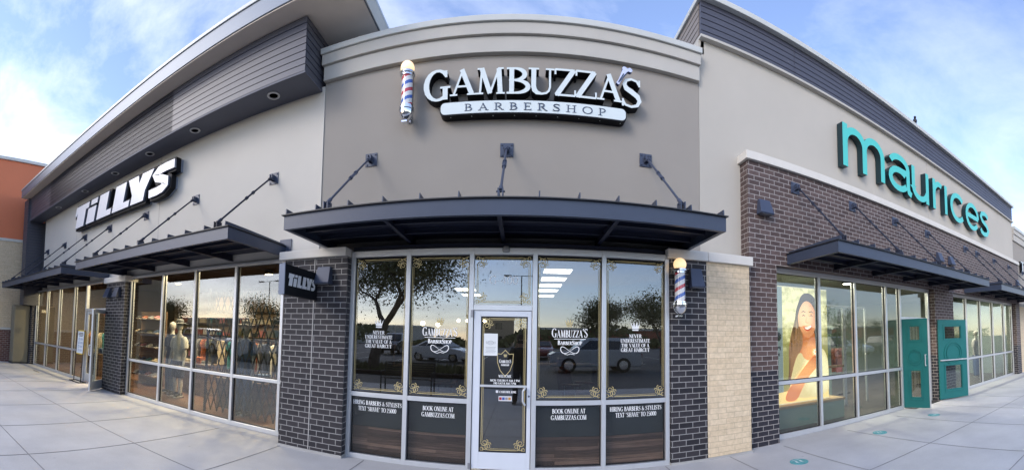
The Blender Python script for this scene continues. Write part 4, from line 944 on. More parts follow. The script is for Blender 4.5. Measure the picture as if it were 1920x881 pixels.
# ------------------------------------------------------------------ barber poles
def stripe_mat():
    m = bpy.data.materials.new('barber_stripes'); m.use_nodes = True
    n = m.node_tree.nodes; l = m.node_tree.links; b = n['Principled BSDF']
    t = n.new('ShaderNodeTexCoord'); s_ = n.new('ShaderNodeSeparateXYZ'); l.new(t.outputs['Object'], s_.inputs[0])
    a = n.new('ShaderNodeMath'); a.operation = 'ARCTAN2'; l.new(s_.outputs[1], a.inputs[0]); l.new(s_.outputs[0], a.inputs[1])
    d = n.new('ShaderNodeMath'); d.operation = 'MULTIPLY'; l.new(a.outputs[0], d.inputs[0]); d.inputs[1].default_value = -1 / (2 * PI)
    z = n.new('ShaderNodeMath'); z.operation = 'MULTIPLY_ADD'; l.new(s_.outputs[2], z.inputs[0]); z.inputs[1].default_value = 4.6; l.new(d.outputs[0], z.inputs[2])
    fr = n.new('ShaderNodeMath'); fr.operation = 'FRACT'; l.new(z.outputs[0], fr.inputs[0])
    r = n.new('ShaderNodeValToRGB'); r.color_ramp.interpolation = 'CONSTANT'; e = r.color_ramp.elements
    e[0].position = 0; e[0].color = (.48, .045, .06, 1); e[1].position = .22; e[1].color = (.72, .70, .68, 1)
    q = e.new(.5); q.color = (.05, .12, .42, 1); q = e.new(.72); q.color = (.72, .70, .68, 1)
    l.new(fr.outputs[0], r.inputs[0]); l.new(r.outputs[0], b.inputs['Base Color']); b.inputs['Roughness'].default_value = .12; b.inputs['Coat Weight'].default_value = .6
    return m
stripes = stripe_mat()
def barber_pole(x, y, z0, ztop, k, label, wall):
    t = thing('barber_pole', label, 'barber pole', (x, y, z0)); H_ = ztop - z0
    def P(r, f_): return (r * k, z0 + f_ * H_)
    MB().lathe(x, y, [P(.02, .0), P(.045, .01), P(.075, .06), P(.088, .11), P(.09, .155), P(.08, .16)], 28).build('base_cap', chrome, t, origin=(x, y, z0), smooth=True)
    MB().lathe(x, y, [P(.078, .162), P(.098, .165), P(.098, .20), P(.084, .21), P(.084, .235), P(.072, .24)], 28).build('collar', chrome, t, origin=(x, y, z0), smooth=True)
    MB().lathe(x, y, [P(.071, .235), P(.071, .73)], 32).build('striped_cylinder', stripes, t, origin=(x, y, z0 + .235 * H_), smooth=True)
    MB().lathe(x, y, [P(.072, .728), P(.084, .73), P(.084, .755), P(.098, .765), P(.096, .80), P(.075, .815), P(.05, .82)], 28).build('top_cap', chrome, t, origin=(x, y, z0), smooth=True)
    g = .088 * k; MB().ball((x, y, ztop - g), g, 20).build('globe', mat('lamp_globe', (.8, .7, .5), .35, emit=(1.0, .66, .32), estr=.42), t, smooth=True)
    MB().box(x - .015, x + .015, y, wall, z0 + .10 * H_, z0 + .14 * H_).box(x - .015, x + .015, y + .02, wall, z0 + .765 * H_, z0 + .80 * H_).box(x - .03, x + .03, wall - .012, wall - .001, z0 + .06 * H_, z0 + .84 * H_).build('bracket', chrome, t)
    MB().box(x - .05 * k, x + .02 * k, y - .04, y + .04, z0 - .03, z0 - .01).build('finial', chrome, t)
    return t
barber_pole(-1.61, 5.12, 4.62, 5.46, 1.10, 'barber pole with lit globe high on the wall left of the raised serif sign', 5.30)
barber_pole(2.03, 4.79, 1.97, 2.72, .98, 'barber pole with lit globe on the brick pier right of the shop window', 4.92)

# ------------------------------------------------------------------ small things in front
st = thing('sign_stand', 'black floor stand with a yellow framed white notice by the open glass door', 'sign stand', (-10.1, 5.0, 0))
MB().box(-10.42, -9.80, 4.92, 4.945, 0, .025).box(-10.42, -9.80, 5.13, 5.155, 0, .025).box(-10.42, -10.395, 4.945, 5.13, 0, .025).box(-9.825, -9.80, 4.945, 5.13, 0, .025).build('base', black_metal, st)
mb = MB()
for x in (-10.33, -9.89): mb.obox((x, 5.03, .02), (x, 5.09, 1.46), .022, .022)
mb.build('post', black_metal, st)
def SF(y0_=5.045): return lambda u, v, w_: (u, y0_ - .012 + (v) * .042 + w_, v)
MB().prism([(-10.34, .78), (-9.88, .78), (-9.88, 1.46), (-10.34, 1.46)], SF(), .02).build('panel', mat('yellow_frame', (.62, .46, .04), .5), st)
pp_ = MB().prism([(-10.31, .81), (-9.91, .81), (-9.91, 1.43), (-10.31, 1.43)], SF(5.042), .002).build('notice_sheet', mat('paper', (.74, .76, .76), .8), st)
mb = MB(); f = SF(5.039)
for k, (z_, w_) in enumerate(((1.38, .26), (1.34, .30), (1.30, .22))): mb.stroke([(-10.11 - w_ / 2, z_), (-10.11 + w_ / 2, z_)], .022, f)
mb.build('print', mat('print_dark', (.06, .06, .07), .7), pp_)
mb = MB()
for k in range(4):
    zc = 1.21 - k * .105; mb.stroke([(-10.20 + .03 * math.cos(R(a)), zc + .035 * math.sin(R(a))) for a in range(0, 360, 40)], .014, f, closed=True)
    for j in range(3): mb.stroke([(-10.13, zc + .02 - j * .022), (-9.97 + .02 * (j % 2), zc + .02 - j * .022)], .008, f)
mb.build('print', mat('print_blue', (.10, .22, .42), .7), pp_)
for (x, y, lb) in ((3.43, 4.13, 'nearest of the three round teal floor stickers, below the brown pier'), (5.38, 4.31, 'middle one of the three round teal floor stickers, in front of the poster window'), (7.10, 4.25, 'farthest of the three round teal floor stickers, nearest the teal doors')):
    mb = MB(); mb.add([(x + .125 * math.cos(2 * PI * k / 32), y + .125 * math.sin(2 * PI * k / 32), .0062) for k in range(32)] + [(x + .125 * math.cos(2 * PI * k / 32), y + .125 * math.sin(2 * PI * k / 32), .0012) for k in range(32)], [tuple(range(32))] + [(k, k + 32, (k + 1) % 32 + 32, (k + 1) % 32) for k in range(32)])
    o = tag(mb.build('floor_sticker', teal_sticker), lb, 'floor sticker', 'round teal stickers on the pavement')
    mb = MB(); FG = lambda u, v, w_, x=x, y=y: (x + u, y + v, .0072 - w_ * .2)
    for sg in (-1, 1):
        mb.stroke([(sg * .035 - .012, -.03), (sg * .035, .02), (sg * .035 + .008, .04)], .03, FG); mb.stroke([(sg * .035 - .010, -.055), (sg * .035 - .008, -.045)], .022, FG)
    mb.stroke([(-.07, .078), (.07, .078)], .014, FG); mb.build('footprints', mat('sticker_print', (.55, .68, .66), .6), o)
# bird on the parapet
bd = MB(); bx, by, bz = 8.35, 5.25, 6.99
bd.ball((bx, by, bz + .10), .055, 10, sz=1.25); bd.ball((bx - .01, by - .01, bz + .19), .034, 10)
bd.tube((bx - .035, by - .02, bz + .19), (bx - .085, by - .03, bz + .185), .010, 6, r2=.002); bd.obox((bx + .03, by, bz + .07), (bx + .13, by + .02, bz + .01), .04, .012)
bd.tube((bx - .01, by - .02, bz), (bx - .01, by - .02, bz + .05), .005, 5).tube((bx + .02, by + .01, bz), (bx + .02, by + .01, bz + .05), .005, 5)
tag(bd.build('bird', mat('bird_black', (.012, .012, .014), .6), smooth=True), 'small black bird perched on the parapet cap above the teal letters', 'bird')
# strip drain by the far column
tag(MB().box(-12.6, -12.1, 4.60, 4.64, .0045, .009).build('drain_slot', black_metal), 'short dark slot in the pavement near the stucco column', 'drain')
# ------------------------------------------------------------------ inside the left shop
warm = mat('warm_lamp', (.9, .8, .6), .5, emit=(1.0, .72, .42), estr=8)
cool = mat('cool_lamp', (.9, .9, .9), .5, emit=(1.0, .93, .80), estr=5)
bright = mat('bright_lamp', (.9, .9, .9), .5, emit=(1.0, .93, .78), estr=8)
bulb = mat('bulb_glow', (.9, .8, .6), .5, emit=(1.0, .78, .48), estr=12)
def ceiling_lamp(x, y, z, r, m, label, cat='ceiling lamp', group=None, watts=0, lc=(1, .9, .75)):
    t = thing('ceiling_lamp', label, cat, (x, y, z), group)
    MB().lathe(x, y, [(r * 1.15, z + .10), (r * 1.15, z), (r, z - .005), (r * .95, z + .01)], 20).build('housing', black_metal, t, smooth=True)
    MB().lathe(x, y, [(.0001, z + .006), (r * .94, z + .006)], 16).build('lens', m, t)
    if watts:
        la = bpy.data.lights.new('lamp_light', 'AREA'); la.shape = 'DISK'; la.size = r * 2; la.energy = watts; la.color = lc
        lo = bpy.data.objects.new('lamp_light', la); S.collection.objects.link(lo); lo.parent = t; lo.location = (0, 0, -.02)
    return t
g_ = 'warm ceiling lamps inside the left shop'
PL = ['between the scissor gate and the mannequins', 'just above the mannequins', 'above the clothes rack behind the scissor gate', 'above the clothes rack behind the mannequins', 'above the leftmost pane of the near window', 'just inside the entrance with the sign stand', 'at the far left end of the shop', 'deep behind the entrance']
for k, (x, y) in enumerate(((-5.2, 6.3), (-7.0, 6.6), (-4.2, 8.3), (-6.4, 8.6), (-8.6, 7.2), (-11.0, 6.6), (-13.0, 6.6), (-10.6, 9.0))):
    ceiling_lamp(x, y, 3.22, .11, warm, 'warm round ceiling lamp in the left shop, ' + PL[k], group=g_, watts=60, lc=(1, .78, .52))
fab = {}
for nme, c in (('white', (.60, .58, .54)), ('navy', (.035, .05, .10)), ('black', (.02, .02, .022)), ('olive', (.11, .11, .05)), ('rust', (.30, .09, .04)), ('denim', (.07, .12, .22)), ('grey', (.2, .2, .21)), ('teal', (.03, .17, .19)), ('pink', (.45, .18, .2)), ('cream', (.55, .46, .33))):
    fab[nme] = mat('fabric_' + nme, c, .9, var=.12, vscale=14, bump=.3, bscale=25)
def shirt_mesh(mb, x, y, z, w_, h, turn):
    """T-shirt on a hanger, hanging from z; turn = facing angle"""
    c, s_ = math.cos(turn), math.sin(turn)
    O = [(-.5, -.22), (-.34, -.03), (-.13, .02), (0, -.03), (.13, .02), (.34, -.03), (.5, -.22), (.38, -.32), (.32, -.25), (.31, -1), (-.31, -1), (-.32, -.25), (-.38, -.32)]
    def f(u, v, q):
        d = .045 * math.cos(u * 3.1) * (1 if q < .5 else -1) + .012 * math.sin(v * 9 + u * 12)
        return (x + c * u * w_ - s_ * d, y + s_ * u * w_ + c * d, z + v * h)
    mb.prism(O, f, 1)
def rack(x, y, ln, cols, along_x=True, label='', z=1.45, kind='garment'):
    t = thing('clothing_rack', label, 'clothes rack', (x, y, 0), 'clothes racks inside the shops')
    dx_, dy_ = (1, 0) if along_x else (0, 1); a = (x - dx_ * ln / 2, y - dy_ * ln / 2); b = (x + dx_ * ln / 2, y + dy_ * ln / 2)
    MB().tube((a[0], a[1], z), (b[0], b[1], z), .015, 8).build('rail', black_metal, t)
    for p in (a, b):
        MB().tube((p[0], p[1], .02), (p[0], p[1], z), .015, 8).build('post', black_metal, t)
        MB().obox((p[0] - dy_ * .25, p[1] - dx_ * .25, .02), (p[0] + dy_ * .25, p[1] + dx_ * .25, .02), .03, .03).build('foot', black_metal, t)
    n = len(cols)
    for k, c in enumerate(cols):
        q = (k + .7) / (n + .4); px, py = a[0] + (b[0] - a[0]) * q, a[1] + (b[1] - a[1]) * q
        mb = MB(); shirt_mesh(mb, px, py, z - .10, .42, .70, (PI / 2 if along_x else 0) + random.uniform(-.35, .35))
        mb.path([(px, py, z + .012), (px, py, z - .10)], .004, 5)
        o = mb.build('hanging_shirt', fab[c], origin=(px, py, z - .8)); tag(o, '%s shirt%s hanging on the %s' % (c, (' at the near end' if k == 0 else ' in the middle') if cols.count(c) > 1 else '', label.replace('clothes rack', 'rail')), 'shirt', 'shirts hanging on the clothes racks')
L1 = ['white', 'navy', 'grey', 'rust', 'olive', 'black', 'cream', 'teal']
rack(-4.6, 7.4, 1.5, L1, label='clothes rack behind the scissor gate in the left shop')
rack(-6.4, 7.9, 1.4, L1[::-1][:7], label='clothes rack behind the mannequins in the left shop')
rack(-12.6, 7.0, 1.5, L1[2:], label='clothes rack in the farthest left window')
rack(-8.6, 8.6, 1.5, L1[1:7], label='clothes rack seen through the open glass door')
def shoe_mesh(mb, x, y, z, a):
    c, s_ = math.cos(a), math.sin(a)
    prof_ = [(-.13, 0, .035), (-.13, .07, .032), (-.06, .085, .036), (0, .06, .040), (.09, .045, .045), (.135, .025, .035)]
    P = []; 
    for u, h, w_ in prof_:
        for s2, zz in ((-1, 0.012), (-1, h + .012), (1, h + .012), (1, 0.012)): P.append((x + c * u - s_ * s2 * w_, y + s_ * u + c * s2 * w_, z + zz))
    F = []
    for i in range(5):
        for j in range(4): F.append((i * 4 + j, i * 4 + (j + 1) % 4, (i + 1) * 4 + (j + 1) % 4, (i + 1) * 4 + j))
    mb.add(P, F + [(0, 1, 2, 3), (20, 23, 22, 21)], 0)
    P = [(x + c * u - s_ * v, y + s_ * u + c * v, z + zz) for zz in (0, .022) for u, v in ((-.14, -.04), (.05, -.052), (.145, -.03), (.145, .03), (.05, .052), (-.14, .04))]
    mb.add(P, [tuple(range(6))[::-1], tuple(range(6, 12))] + [(i, (i + 1) % 6, 6 + (i + 1) % 6, 6 + i) for i in range(6)], 1)
sole = mat('shoe_sole', (.6, .58, .55), .7)
crate_w = plank_mat('crate_wood', [(.09, .05, .03), (.15, .09, .05), (.24, .15, .09)], 'x', .10, .8, .6, v='z')
def display_table(x, y, w_, d, h, label, cols, y_off=0):
    t = thing('display_table', label, 'table', (x, y, 0), 'display tables inside the left shop')
    MB().box(x - w_ / 2, x + w_ / 2, y - d / 2, y + d / 2, h - .05, h).build('table_top', crate_w, t, bevel=.006)
    MB().box(x - w_ / 2 + .03, x + w_ / 2 - .03, y - d / 2 + .03, y + d / 2 - .03, .0, h - .051).build('plinth', crate_w, t, bevel=.006)
    for k, c in enumerate(cols):
        px = x - w_ / 2 + w_ * (k + .5) / len(cols)
        if k % 2 == 0:
            mb = MB(); shoe_mesh(mb, px - .06, y - d * .2, h, PI / 2 + .3); shoe_mesh(mb, px + .08, y - d * .2, h, PI / 2 + .1)
            tag(mb.build('shoe_pair', [fab[c], sole], smooth=False), '%s pair of shoes on the %s' % (c, label), 'shoes', 'shoes on the display blocks')
        else:
            mb = MB()
            for j in range(4): mb.box(px - .13 + .006 * (j % 2), px + .13 - .004 * j, y - d * .32, y + d * .1, h + .001 + j * .042, h + .038 + j * .042)
            tag(mb.build('folded_shirts', fab[c], bevel=.012), '%s stack of folded shirts on the %s' % (c, label), 'folded shirts', 'folded shirts on the display blocks')
display_table(-5.35, 6.55, 1.3, .55, .62, 'wooden display block behind the scissor gate', ['rust', 'cream', 'white', 'denim'])
display_table(-7.35, 7.15, .9, .55, .78, 'wooden display block left of the mannequins', ['cream', 'rust', 'grey'])
display_table(-11.6, 6.5, 1.2, .6, .72, 'wooden display block in the farthest left window', ['white', 'olive', 'cream', 'denim'])
ss = thing('shoe_shelf', 'tall dark shelf of shoes behind the leftmost pane of the near left window', 'shelves', (-9.3, 6.9, 0))
MB().box(-9.9, -8.7, 7.0, 7.05, 0.001, 2.1).build('back_panel', crate_w, ss)
for k in range(5): MB().box(-9.9, -8.7, 6.65, 6.998, .25 + k * .4, .28 + k * .4).build('shelf', crate_w, ss)
for k in range(5):
    for j in range(4):
        c = list(fab)[(k * 3 + j * 2) % 10]; mb = MB(); shoe_mesh(mb, -9.72 + j * .29, 6.80, .281 + k * .4, -PI / 2 + .4)
        tag(mb.build('shoe', [fab[c], sole]), '%s shoe on the %s board of the tall shoe shelf, %s from left' % (c, ['lowest', 'second', 'middle', 'fourth', 'top'][k], ['first', 'second', 'third', 'fourth'][j]), 'shoe', 'single shoes on the tall shoe shelf')
def lp_tube(mb, pts, radii, n=14):   # soft tapering limb through stations
    rings = []
    for i, p in enumerate(pts):
        p = Vector(p); d = (Vector(pts[min(i + 1, len(pts) - 1)]) - Vector(pts[max(i - 1, 0)])).normalized()
        e1 = d.cross(Vector((0, 1, 0)));  e1 = e1.normalized() if e1.length > .1 else Vector((1, 0, 0)); e2 = d.cross(e1)
        rx, ry = radii[i] if isinstance(radii[i], tuple) else (radii[i], radii[i])
        rings.append([p + e1 * math.cos(2 * PI * k / n) * rx + e2 * math.sin(2 * PI * k / n) * ry for k in range(n)])
    P = [q for r_ in rings for q in r_]; F = []
    for i in range(len(pts) - 1):
        for k in range(n): F.append((i * n + k, i * n + (k + 1) % n, (i + 1) * n + (k + 1) % n, (i + 1) * n + k))
    F += [tuple(range(n))[::-1], tuple(range((len(pts) - 1) * n, len(pts) * n))]
    mb.add(P, F)
def mannequin(x, y, shirt, legs, label, hat=True, long_=False):
    t = thing('mannequin', label, 'mannequin', (x, y, 0))
    skin_ = mat('mannequin_white', (.55, .53, .50), .5)
    b = MB(); b.ball((x, y - .01, 1.70), .088, 12, sz=1.25); lp_tube(b, [(x, y, 1.62), (x, y, 1.54), (x, y, 1.46)], [.045, .05, .07])
    for s_ in (-1, 1):
        lp_tube(b, [(x + s_ * .21, y, 1.22), (x + s_ * .25, y - .02, 1.02), (x + s_ * .26, y - .07, .84), (x + s_ * .255, y - .09, .72)], [.042, .036, .028, (.036, .018)])
        lp_tube(b, [(x + s_ * .09, y, .55), (x + s_ * .095, y, .44), (x + s_ * .095, y + .015, .30), (x + s_ * .095, y + .005, .08)], [.058, .052, .054, .034])
    b.build('body', skin_, t, smooth=True)
    s = MB(); lp_tube(s, [(x, y, 1.49), (x, y, 1.42), (x, y, 1.26), (x, y, 1.05), (x, y, .88)], [(.08, .06), (.19, .085), (.185, .115), (.165, .105), (.185, .12)], 20)
    for q in (-1, 1): lp_tube(s, [(x + q * .15, y, 1.42), (x + q * .21, y, 1.32), (x + q * .235, y - .01, 1.18)], [.07, .075, .072])
    s.build('shirt', fab[shirt], t, smooth=True)
    l_ = MB(); lp_tube(l_, [(x, y, .97), (x, y, .88), (x, y, .80)], [(.155, .10), (.175, .115), (.17, .11)], 20)
    for q in (-1, 1): lp_tube(l_, [(x + q * .085, y, .84), (x + q * .095, y, .66), (x + q * .10, y, .48)] + ([(x + q * .10, y, .10)] if long_ else []), [(.088, .10), (.092, .098), (.088, .092)] + ([(.07, .075)] if long_ else []))
    l_.build('trousers', fab[legs], t, smooth=True)
    for q in (-1, 1):
        m_ = MB(); shoe_mesh(m_, x + q * .10, y - .05, .035, -PI / 2 + q * .2); m_.build('shoe', [fab['black'], sole], t)
    if hat:
        h_ = MB(); h_.lathe(x, y - .01, [(.19, 1.765), (.13, 1.775), (.095, 1.78), (.09, 1.84), (.06, 1.87), (.0001, 1.875)], 24); h_.build('hat', fab['grey'], t, smooth=True)
    MB().lathe(x, y + .03, [(.16, 0.001), (.16, .015), (.02, .03), (.015, .04)], 24).build('stand', chrome, t, smooth=True)
mannequin(-7.18, 6.22, 'white', 'black', 'mannequin in a white T-shirt, black shorts and grey brimmed hat behind the left shop glass')
mannequin(-7.72, 6.45, 'navy', 'denim', 'mannequin in a navy shirt and long denim trousers, bareheaded, behind the white-shirted one', hat=False, long_=True)
mannequin(-5.0, 6.05, 'denim', 'denim', 'mannequin in all denim with a hat, standing behind the scissor gate', long_=True)
# folding scissor gate
gt = thing('scissor_gate', 'black folding scissor gate drawn across behind the two right-hand panes of the left shop', 'gate', (-4.6, 5.6, 0))
mb = MB(); n = 13; x0, x1 = -5.62, -3.45; pw = (x1 - x0) / n; hh = .46
for lay, sg in ((5.60, 1), (5.612, -1)):
    for k in range(-7, n + 7):
        for j in range(1):
            xa = x0 + k * pw; za, zb = .08, 2.42
            # a diagonal from bottom to top, clipped to the gate's width
            dxz = sg * pw / hh
            pts = []
            for (px, pz) in ((xa, za), (xa + dxz * (zb - za), zb)): pts.append([px, pz])
            (ax, az_1), (bx_, bz_) = pts
            def clip(ax, az_1, bx_, bz_):
                for lim, side in ((x0, 1), (x1, -1)):
                    fa, fb = (ax - lim) * side, (bx_ - lim) * side
                    if fa < 0 and fb < 0: return None
                    if fa < 0: t_ = fa / (fa - fb); ax, az_1 = ax + (bx_ - ax) * t_, az_1 + (bz_ - az_1) * t_
                    elif fb < 0: t_ = fb / (fb - fa); bx_, bz_ = bx_ + (ax - bx_) * t_, bz_ + (az_1 - bz_) * t_
                return ax, az_1, bx_, bz_
            q = clip(ax, az_1, bx_, bz_)
            if q and abs(q[3] - q[1]) > .05: mb.obox((q[0], lay, q[1]), (q[2], lay, q[3]), .005, .028)
mb.build('lattice', black_metal, gt)
for x in (x0, x1): MB().box(x - .018, x + .018, 5.59, 5.63, .02, 2.46).build('post', black_metal, gt)
# shelving on the back wall
sh = thing('wall_shelving', 'dark wall shelving full of clothes at the back of the left shop', 'shelves', (-8, 12.2, 0))
for z in (.45, .95, 1.45, 1.95, 2.45): MB().box(-14.5, -3.4, 12.05, 12.48, z, z + .03).build('shelf', crate_w, sh)
rn = random.Random(3)
mb = MB(); cols_ = [fab[k] for k in fab]
for z in (.48, .98, 1.48, 1.98):
    x = -14.4
    while x < -3.6:
        w_ = rn.uniform(.2, .4); mb.box(x, x + w_, 12.1, 12.4, z, z + rn.uniform(.12, .34), rn.randrange(len(cols_))); x += w_ + rn.uniform(.02, .12)
o = mb.build('folded_stock', cols_, sh); o['kind'] = 'stuff'
for x in (-11.5, -5.6):
    t = tag(MB().box(x - .5, x + .5, 12.38, 12.46, 2.55, 3.1).build('lit_panel', mat('lit_panel', (.8, .6, .4), .6, emit=(1, .55, .28), estr=.15)), 'warm lit picture panel high on the back wall, %s' % ('deep in the farthest left window' if x < -9 else 'behind the scissor gate'), 'light panel')

# ------------------------------------------------------------------ inside the barbershop
g_ = 'long white ceiling lights in a row inside the barbershop'
for k, y in enumerate((7.9, 8.9, 9.9, 10.9, 12.2)):
    for x in (.72, -1.55):
        if x < 0 and k < 3: continue
        t = thing('ceiling_light', 'flat glowing ceiling light in the barbershop, %s row, %s from the window' % ('right-hand' if x > 0 else 'left-hand', ['nearest', 'second', 'third', 'fourth', 'farthest'][k]), 'ceiling light', (x, y, 3.05), g_)
        MB().box(x - .30, x + .30, y - .26, y + .26, 3.03, 3.095).build('frame', white_door, t)
        MB().box(x - .27, x + .27, y - .23, y + .23, 3.024, 3.029).build('diffuser', cool, t)
for x, lb in ((-1.49, 'left'), (-.44 + 1.0, 'right')):
    ceiling_lamp(x, 6.2 if x < 0 else 6.2, 3.0, .10, cool, 'round recessed lamp in the barbershop ceiling just inside the %s window' % lb)
def pendant(x, y, z, label, grp):
    t = thing('pendant_lamp', label, 'lamp', (x, y, z), grp)
    MB().ball((x, y, z), .055, 12).build('bulb', bulb, t, smooth=True)
    MB().tube((x, y, z + .055), (x, y, 3.09), .004, 5).tube((x, y, z + .05), (x, y, z + .10), .02, 8).build('cord', black_metal, t)
for x, y, q in ((-2.35, 9.3, 'left'), (-2.1, 9.9, 'right')): pendant(x, y, 2.0, q + ' one of two warm pendant bulbs hanging behind the white lettering of the second pane', 'warm pendant bulbs in the barbershop')
for k in range(4): pendant(-2.0 + k * .28, 12.6, 2.25, ['leftmost', 'second from left', 'third from left', 'rightmost'][k] + ' small bulb in the row at the back of the barbershop', 'row of small bulbs at the back of the barbershop')
brown_seat = mat('seat_leather', (.10, .035, .02), .35); 
def barber_chair(x, y, rz, label):
    t = thing('barber_chair', label, 'barber chair', (0, 0, 0), 'barber chairs in the dark shop')
    MB().lathe(0, 0, [(.30, 0.001), (.30, .03), (.06, .06), (.05, .42), (.12, .45)], 24).build('pedestal', chrome, t, smooth=True)
    MB().box(-.27, .27, -.26, .25, .46, .60).build('seat', brown_seat, t, bevel=.03)
    m_ = MB(); m_.add([(-.25, .22, .60), (.25, .22, .60), (.25, .34, .60), (-.25, .34, .60), (-.23, .36, 1.10), (.23, .36, 1.10), (.23, .46, 1.10), (-.23, .46, 1.10)], [(0, 3, 2, 1), (4, 5, 6, 7), (0, 1, 5, 4), (1, 2, 6, 5), (2, 3, 7, 6), (3, 0, 4, 7)]); m_.build('backrest', brown_seat, t, bevel=.03)
    MB().box(-.12, .12, .40, .48, 1.12, 1.27).build('headrest', brown_seat, t, bevel=.02)
    for s_ in (-1, 1):
        MB().box(s_ * .29 - .03, s_ * .29 + .03, -.22, .24, .72, .77).build('armrest', brown_seat, t, bevel=.015)
        for y_ in (-.1, .15): MB().tube((s_ * .29, y_, .5), (s_ * .29, y_, .72), .012, 8).build('arm_support', chrome, t, smooth=True)
    MB().box(-.16, .16, -.52, -.36, .16, .19).obox((0, -.26, .46), (0, -.44, .19), .05, .03).build('footrest', chrome, t)
    t.location = (x, y, 0); t.rotation_euler = (0, 0, rz); return t
bc = barber_chair(-1.6, 8.0, -1.2, 'brown leather barber chair standing behind the second window from the left')
dup(bc, (1.2, 8.2, 0), .9, 'brown leather barber chair behind the rightmost barbershop window')
ct = thing('counter', 'pale reception counter with wooden top inside the barbershop, right of the door', 'counter', (1.0, 10.8, 0))
MB().box(.3, 1.9, 10.4, 11.0, 0.001, 1.0).build('body', mat('counter_grey', (.22, .21, .2), .6), ct, bevel=.01); MB().box(.25, 1.95, 10.35, 11.05, 1.002, 1.04).build('top', crate_w, ct, bevel=.006)
mr_ = thing('wall_mirror', 'framed mirror on the left inner wall of the barbershop', 'mirror', (-2.9, 9.5, 1))
MB().box(-2.948, -2.92, 8.9, 10.1, .95, 1.95).build('frame', crate_w, mr_); MB().box(-2.919, -2.915, 8.96, 10.04, 1.01, 1.89).build('mirror_glass', mat('mirror', (.8, .8, .8), .02, metal=1.0), mr_)
ex_ = thing('exit_light', 'grey box with two emergency lamps inside the barbershop above the door', 'emergency light', (-.33, 5.75, 2.6))
MB().box(-.45, -.20, 5.72, 5.80, 2.58, 2.84).build('housing', mat('exit_grey', (.42, .42, .40), .6), ex_)
for x in (-.52, -.13): MB().ball((x, 5.74, 2.76), .055, 10).build('lamp_head', mat('lamp_head', (.45, .47, .46), .3), ex_, smooth=True)

# ------------------------------------------------------------------ inside the right shop
PR = ['right above the poster', 'above the inner glazed frame', 'just inside the open teal doors', 'behind the poster, deeper in', 'right of the teal doors', 'above the far right windows', 'at the far right end', 'deep behind the teal doors']
for k, (x, y) in enumerate(((4.6, 6.6), (6.4, 7.0), (8.2, 7.6), (5.6, 9.5), (10.8, 7.0), (12.4, 7.0), (14.0, 7.0), (9.0, 10.0))):
    ceiling_lamp(x, y, 3.18, .13, bright, 'round white ceiling lamp in the right shop, ' + PR[k], group='white ceiling lamps inside the right shop', watts=45, lc=(1, .92, .78))
# poster
PS = thing('poster', 'tall window poster with added glow, of a smiling dark-haired woman in a cream top', 'poster', (4.9, 5.95, .4))
XS, YP = 1.0, 5.95
F0 = lambda k: (lambda u, v, w_, k=k: (u, YP - .0025 * k + w_, v))
def flat(poly, k, m, name):
    MB().prism(poly, F0(k), .002).build(name, m, PS)
def pm(nm, c, e=.75): return mat(nm, c, .6, emit=c, estr=e)  # print also emits: shop lamp light added to the poster as glow
MB().box(3.92, 5.78, YP + .003, YP + .05, .42, 2.66).build('panel', pm('poster_ground', (.62, .56, .40)), PS)
def gm(nm, c0, c1, cx_, cz_, rx, rz, e=.75, noise=0, ns=(1, 1), soft=1.0):
    """printed picture tone: two colours blending outwards from (cx, cz)"""
    if nm in MATS: return MATS[nm]
    m = bpy.data.materials.new(nm); m.use_nodes = True; n = m.node_tree.nodes; l = m.node_tree.links; b = n['Principled BSDF']
    g = n.new('ShaderNodeNewGeometry'); s_ = n.new('ShaderNodeSeparateXYZ'); l.new(g.outputs['Position'], s_.inputs[0])
    def mth(op, a, b_=None, c=None):
        q = n.new('ShaderNodeMath'); q.operation = op
        for i, v in enumerate((a, b_, c)):
            if v is None: continue
            if isinstance(v, (int, float)): q.inputs[i].default_value = v
            else: l.new(v, q.inputs[i])
        return q.outputs[0]
    u = mth('DIVIDE', mth('SUBTRACT', s_.outputs[0], cx_), rx); v = mth('DIVIDE', mth('SUBTRACT', s_.outputs[2], cz_), rz)
    d = mth('ADD', mth('MULTIPLY', u, u), mth('MULTIPLY', v, v))
    if noise:
        co = n.new('ShaderNodeCombineXYZ'); l.new(mth('MULTIPLY', s_.outputs[0], ns[0]), co.inputs[0]); l.new(mth('MULTIPLY', s_.outputs[2], ns[1]), co.inputs[1])
        t = n.new('ShaderNodeTexNoise'); t.inputs['Scale'].default_value = 1; t.inputs['Detail'].default_value = 4; l.new(co.outputs[0], t.inputs['Vector']); d = mth('ADD', d, mth('MULTIPLY', mth('SUBTRACT', t.outputs[0], .5), noise))
    k = n.new('ShaderNodeMapRange'); k.interpolation_type = 'SMOOTHSTEP'; k.inputs['From Max'].default_value = soft; l.new(d, k.inputs[0])
    mx = n.new('ShaderNodeMix'); mx.data_type = 'RGBA'; l.new(k.outputs[0], mx.inputs['Factor']); mx.inputs['A'].default_value = (*c0, 1); mx.inputs['B'].default_value = (*c1, 1)
    l.new(mx.outputs['Result'], b.inputs['Base Color']); l.new(mx.outputs['Result'], b.inputs['Emission Color']); b.inputs['Emission Strength'].default_value = e; b.inputs['Roughness'].default_value = .6
    MATS[nm] = m; return m
def ell(cx_, cz_, rx, rz, n=40, rot=0, sq=1.0):
    P = []
    for k in range(n):
        a = 2 * PI * k / n; u, v = rx * math.cos(a), rz * math.sin(a) * (1 if math.sin(a) > 0 else sq); P.append((cx_ + u * math.cos(rot) - v * math.sin(rot), cz_ + u * math.sin(rot) + v * math.cos(rot)))
    return P
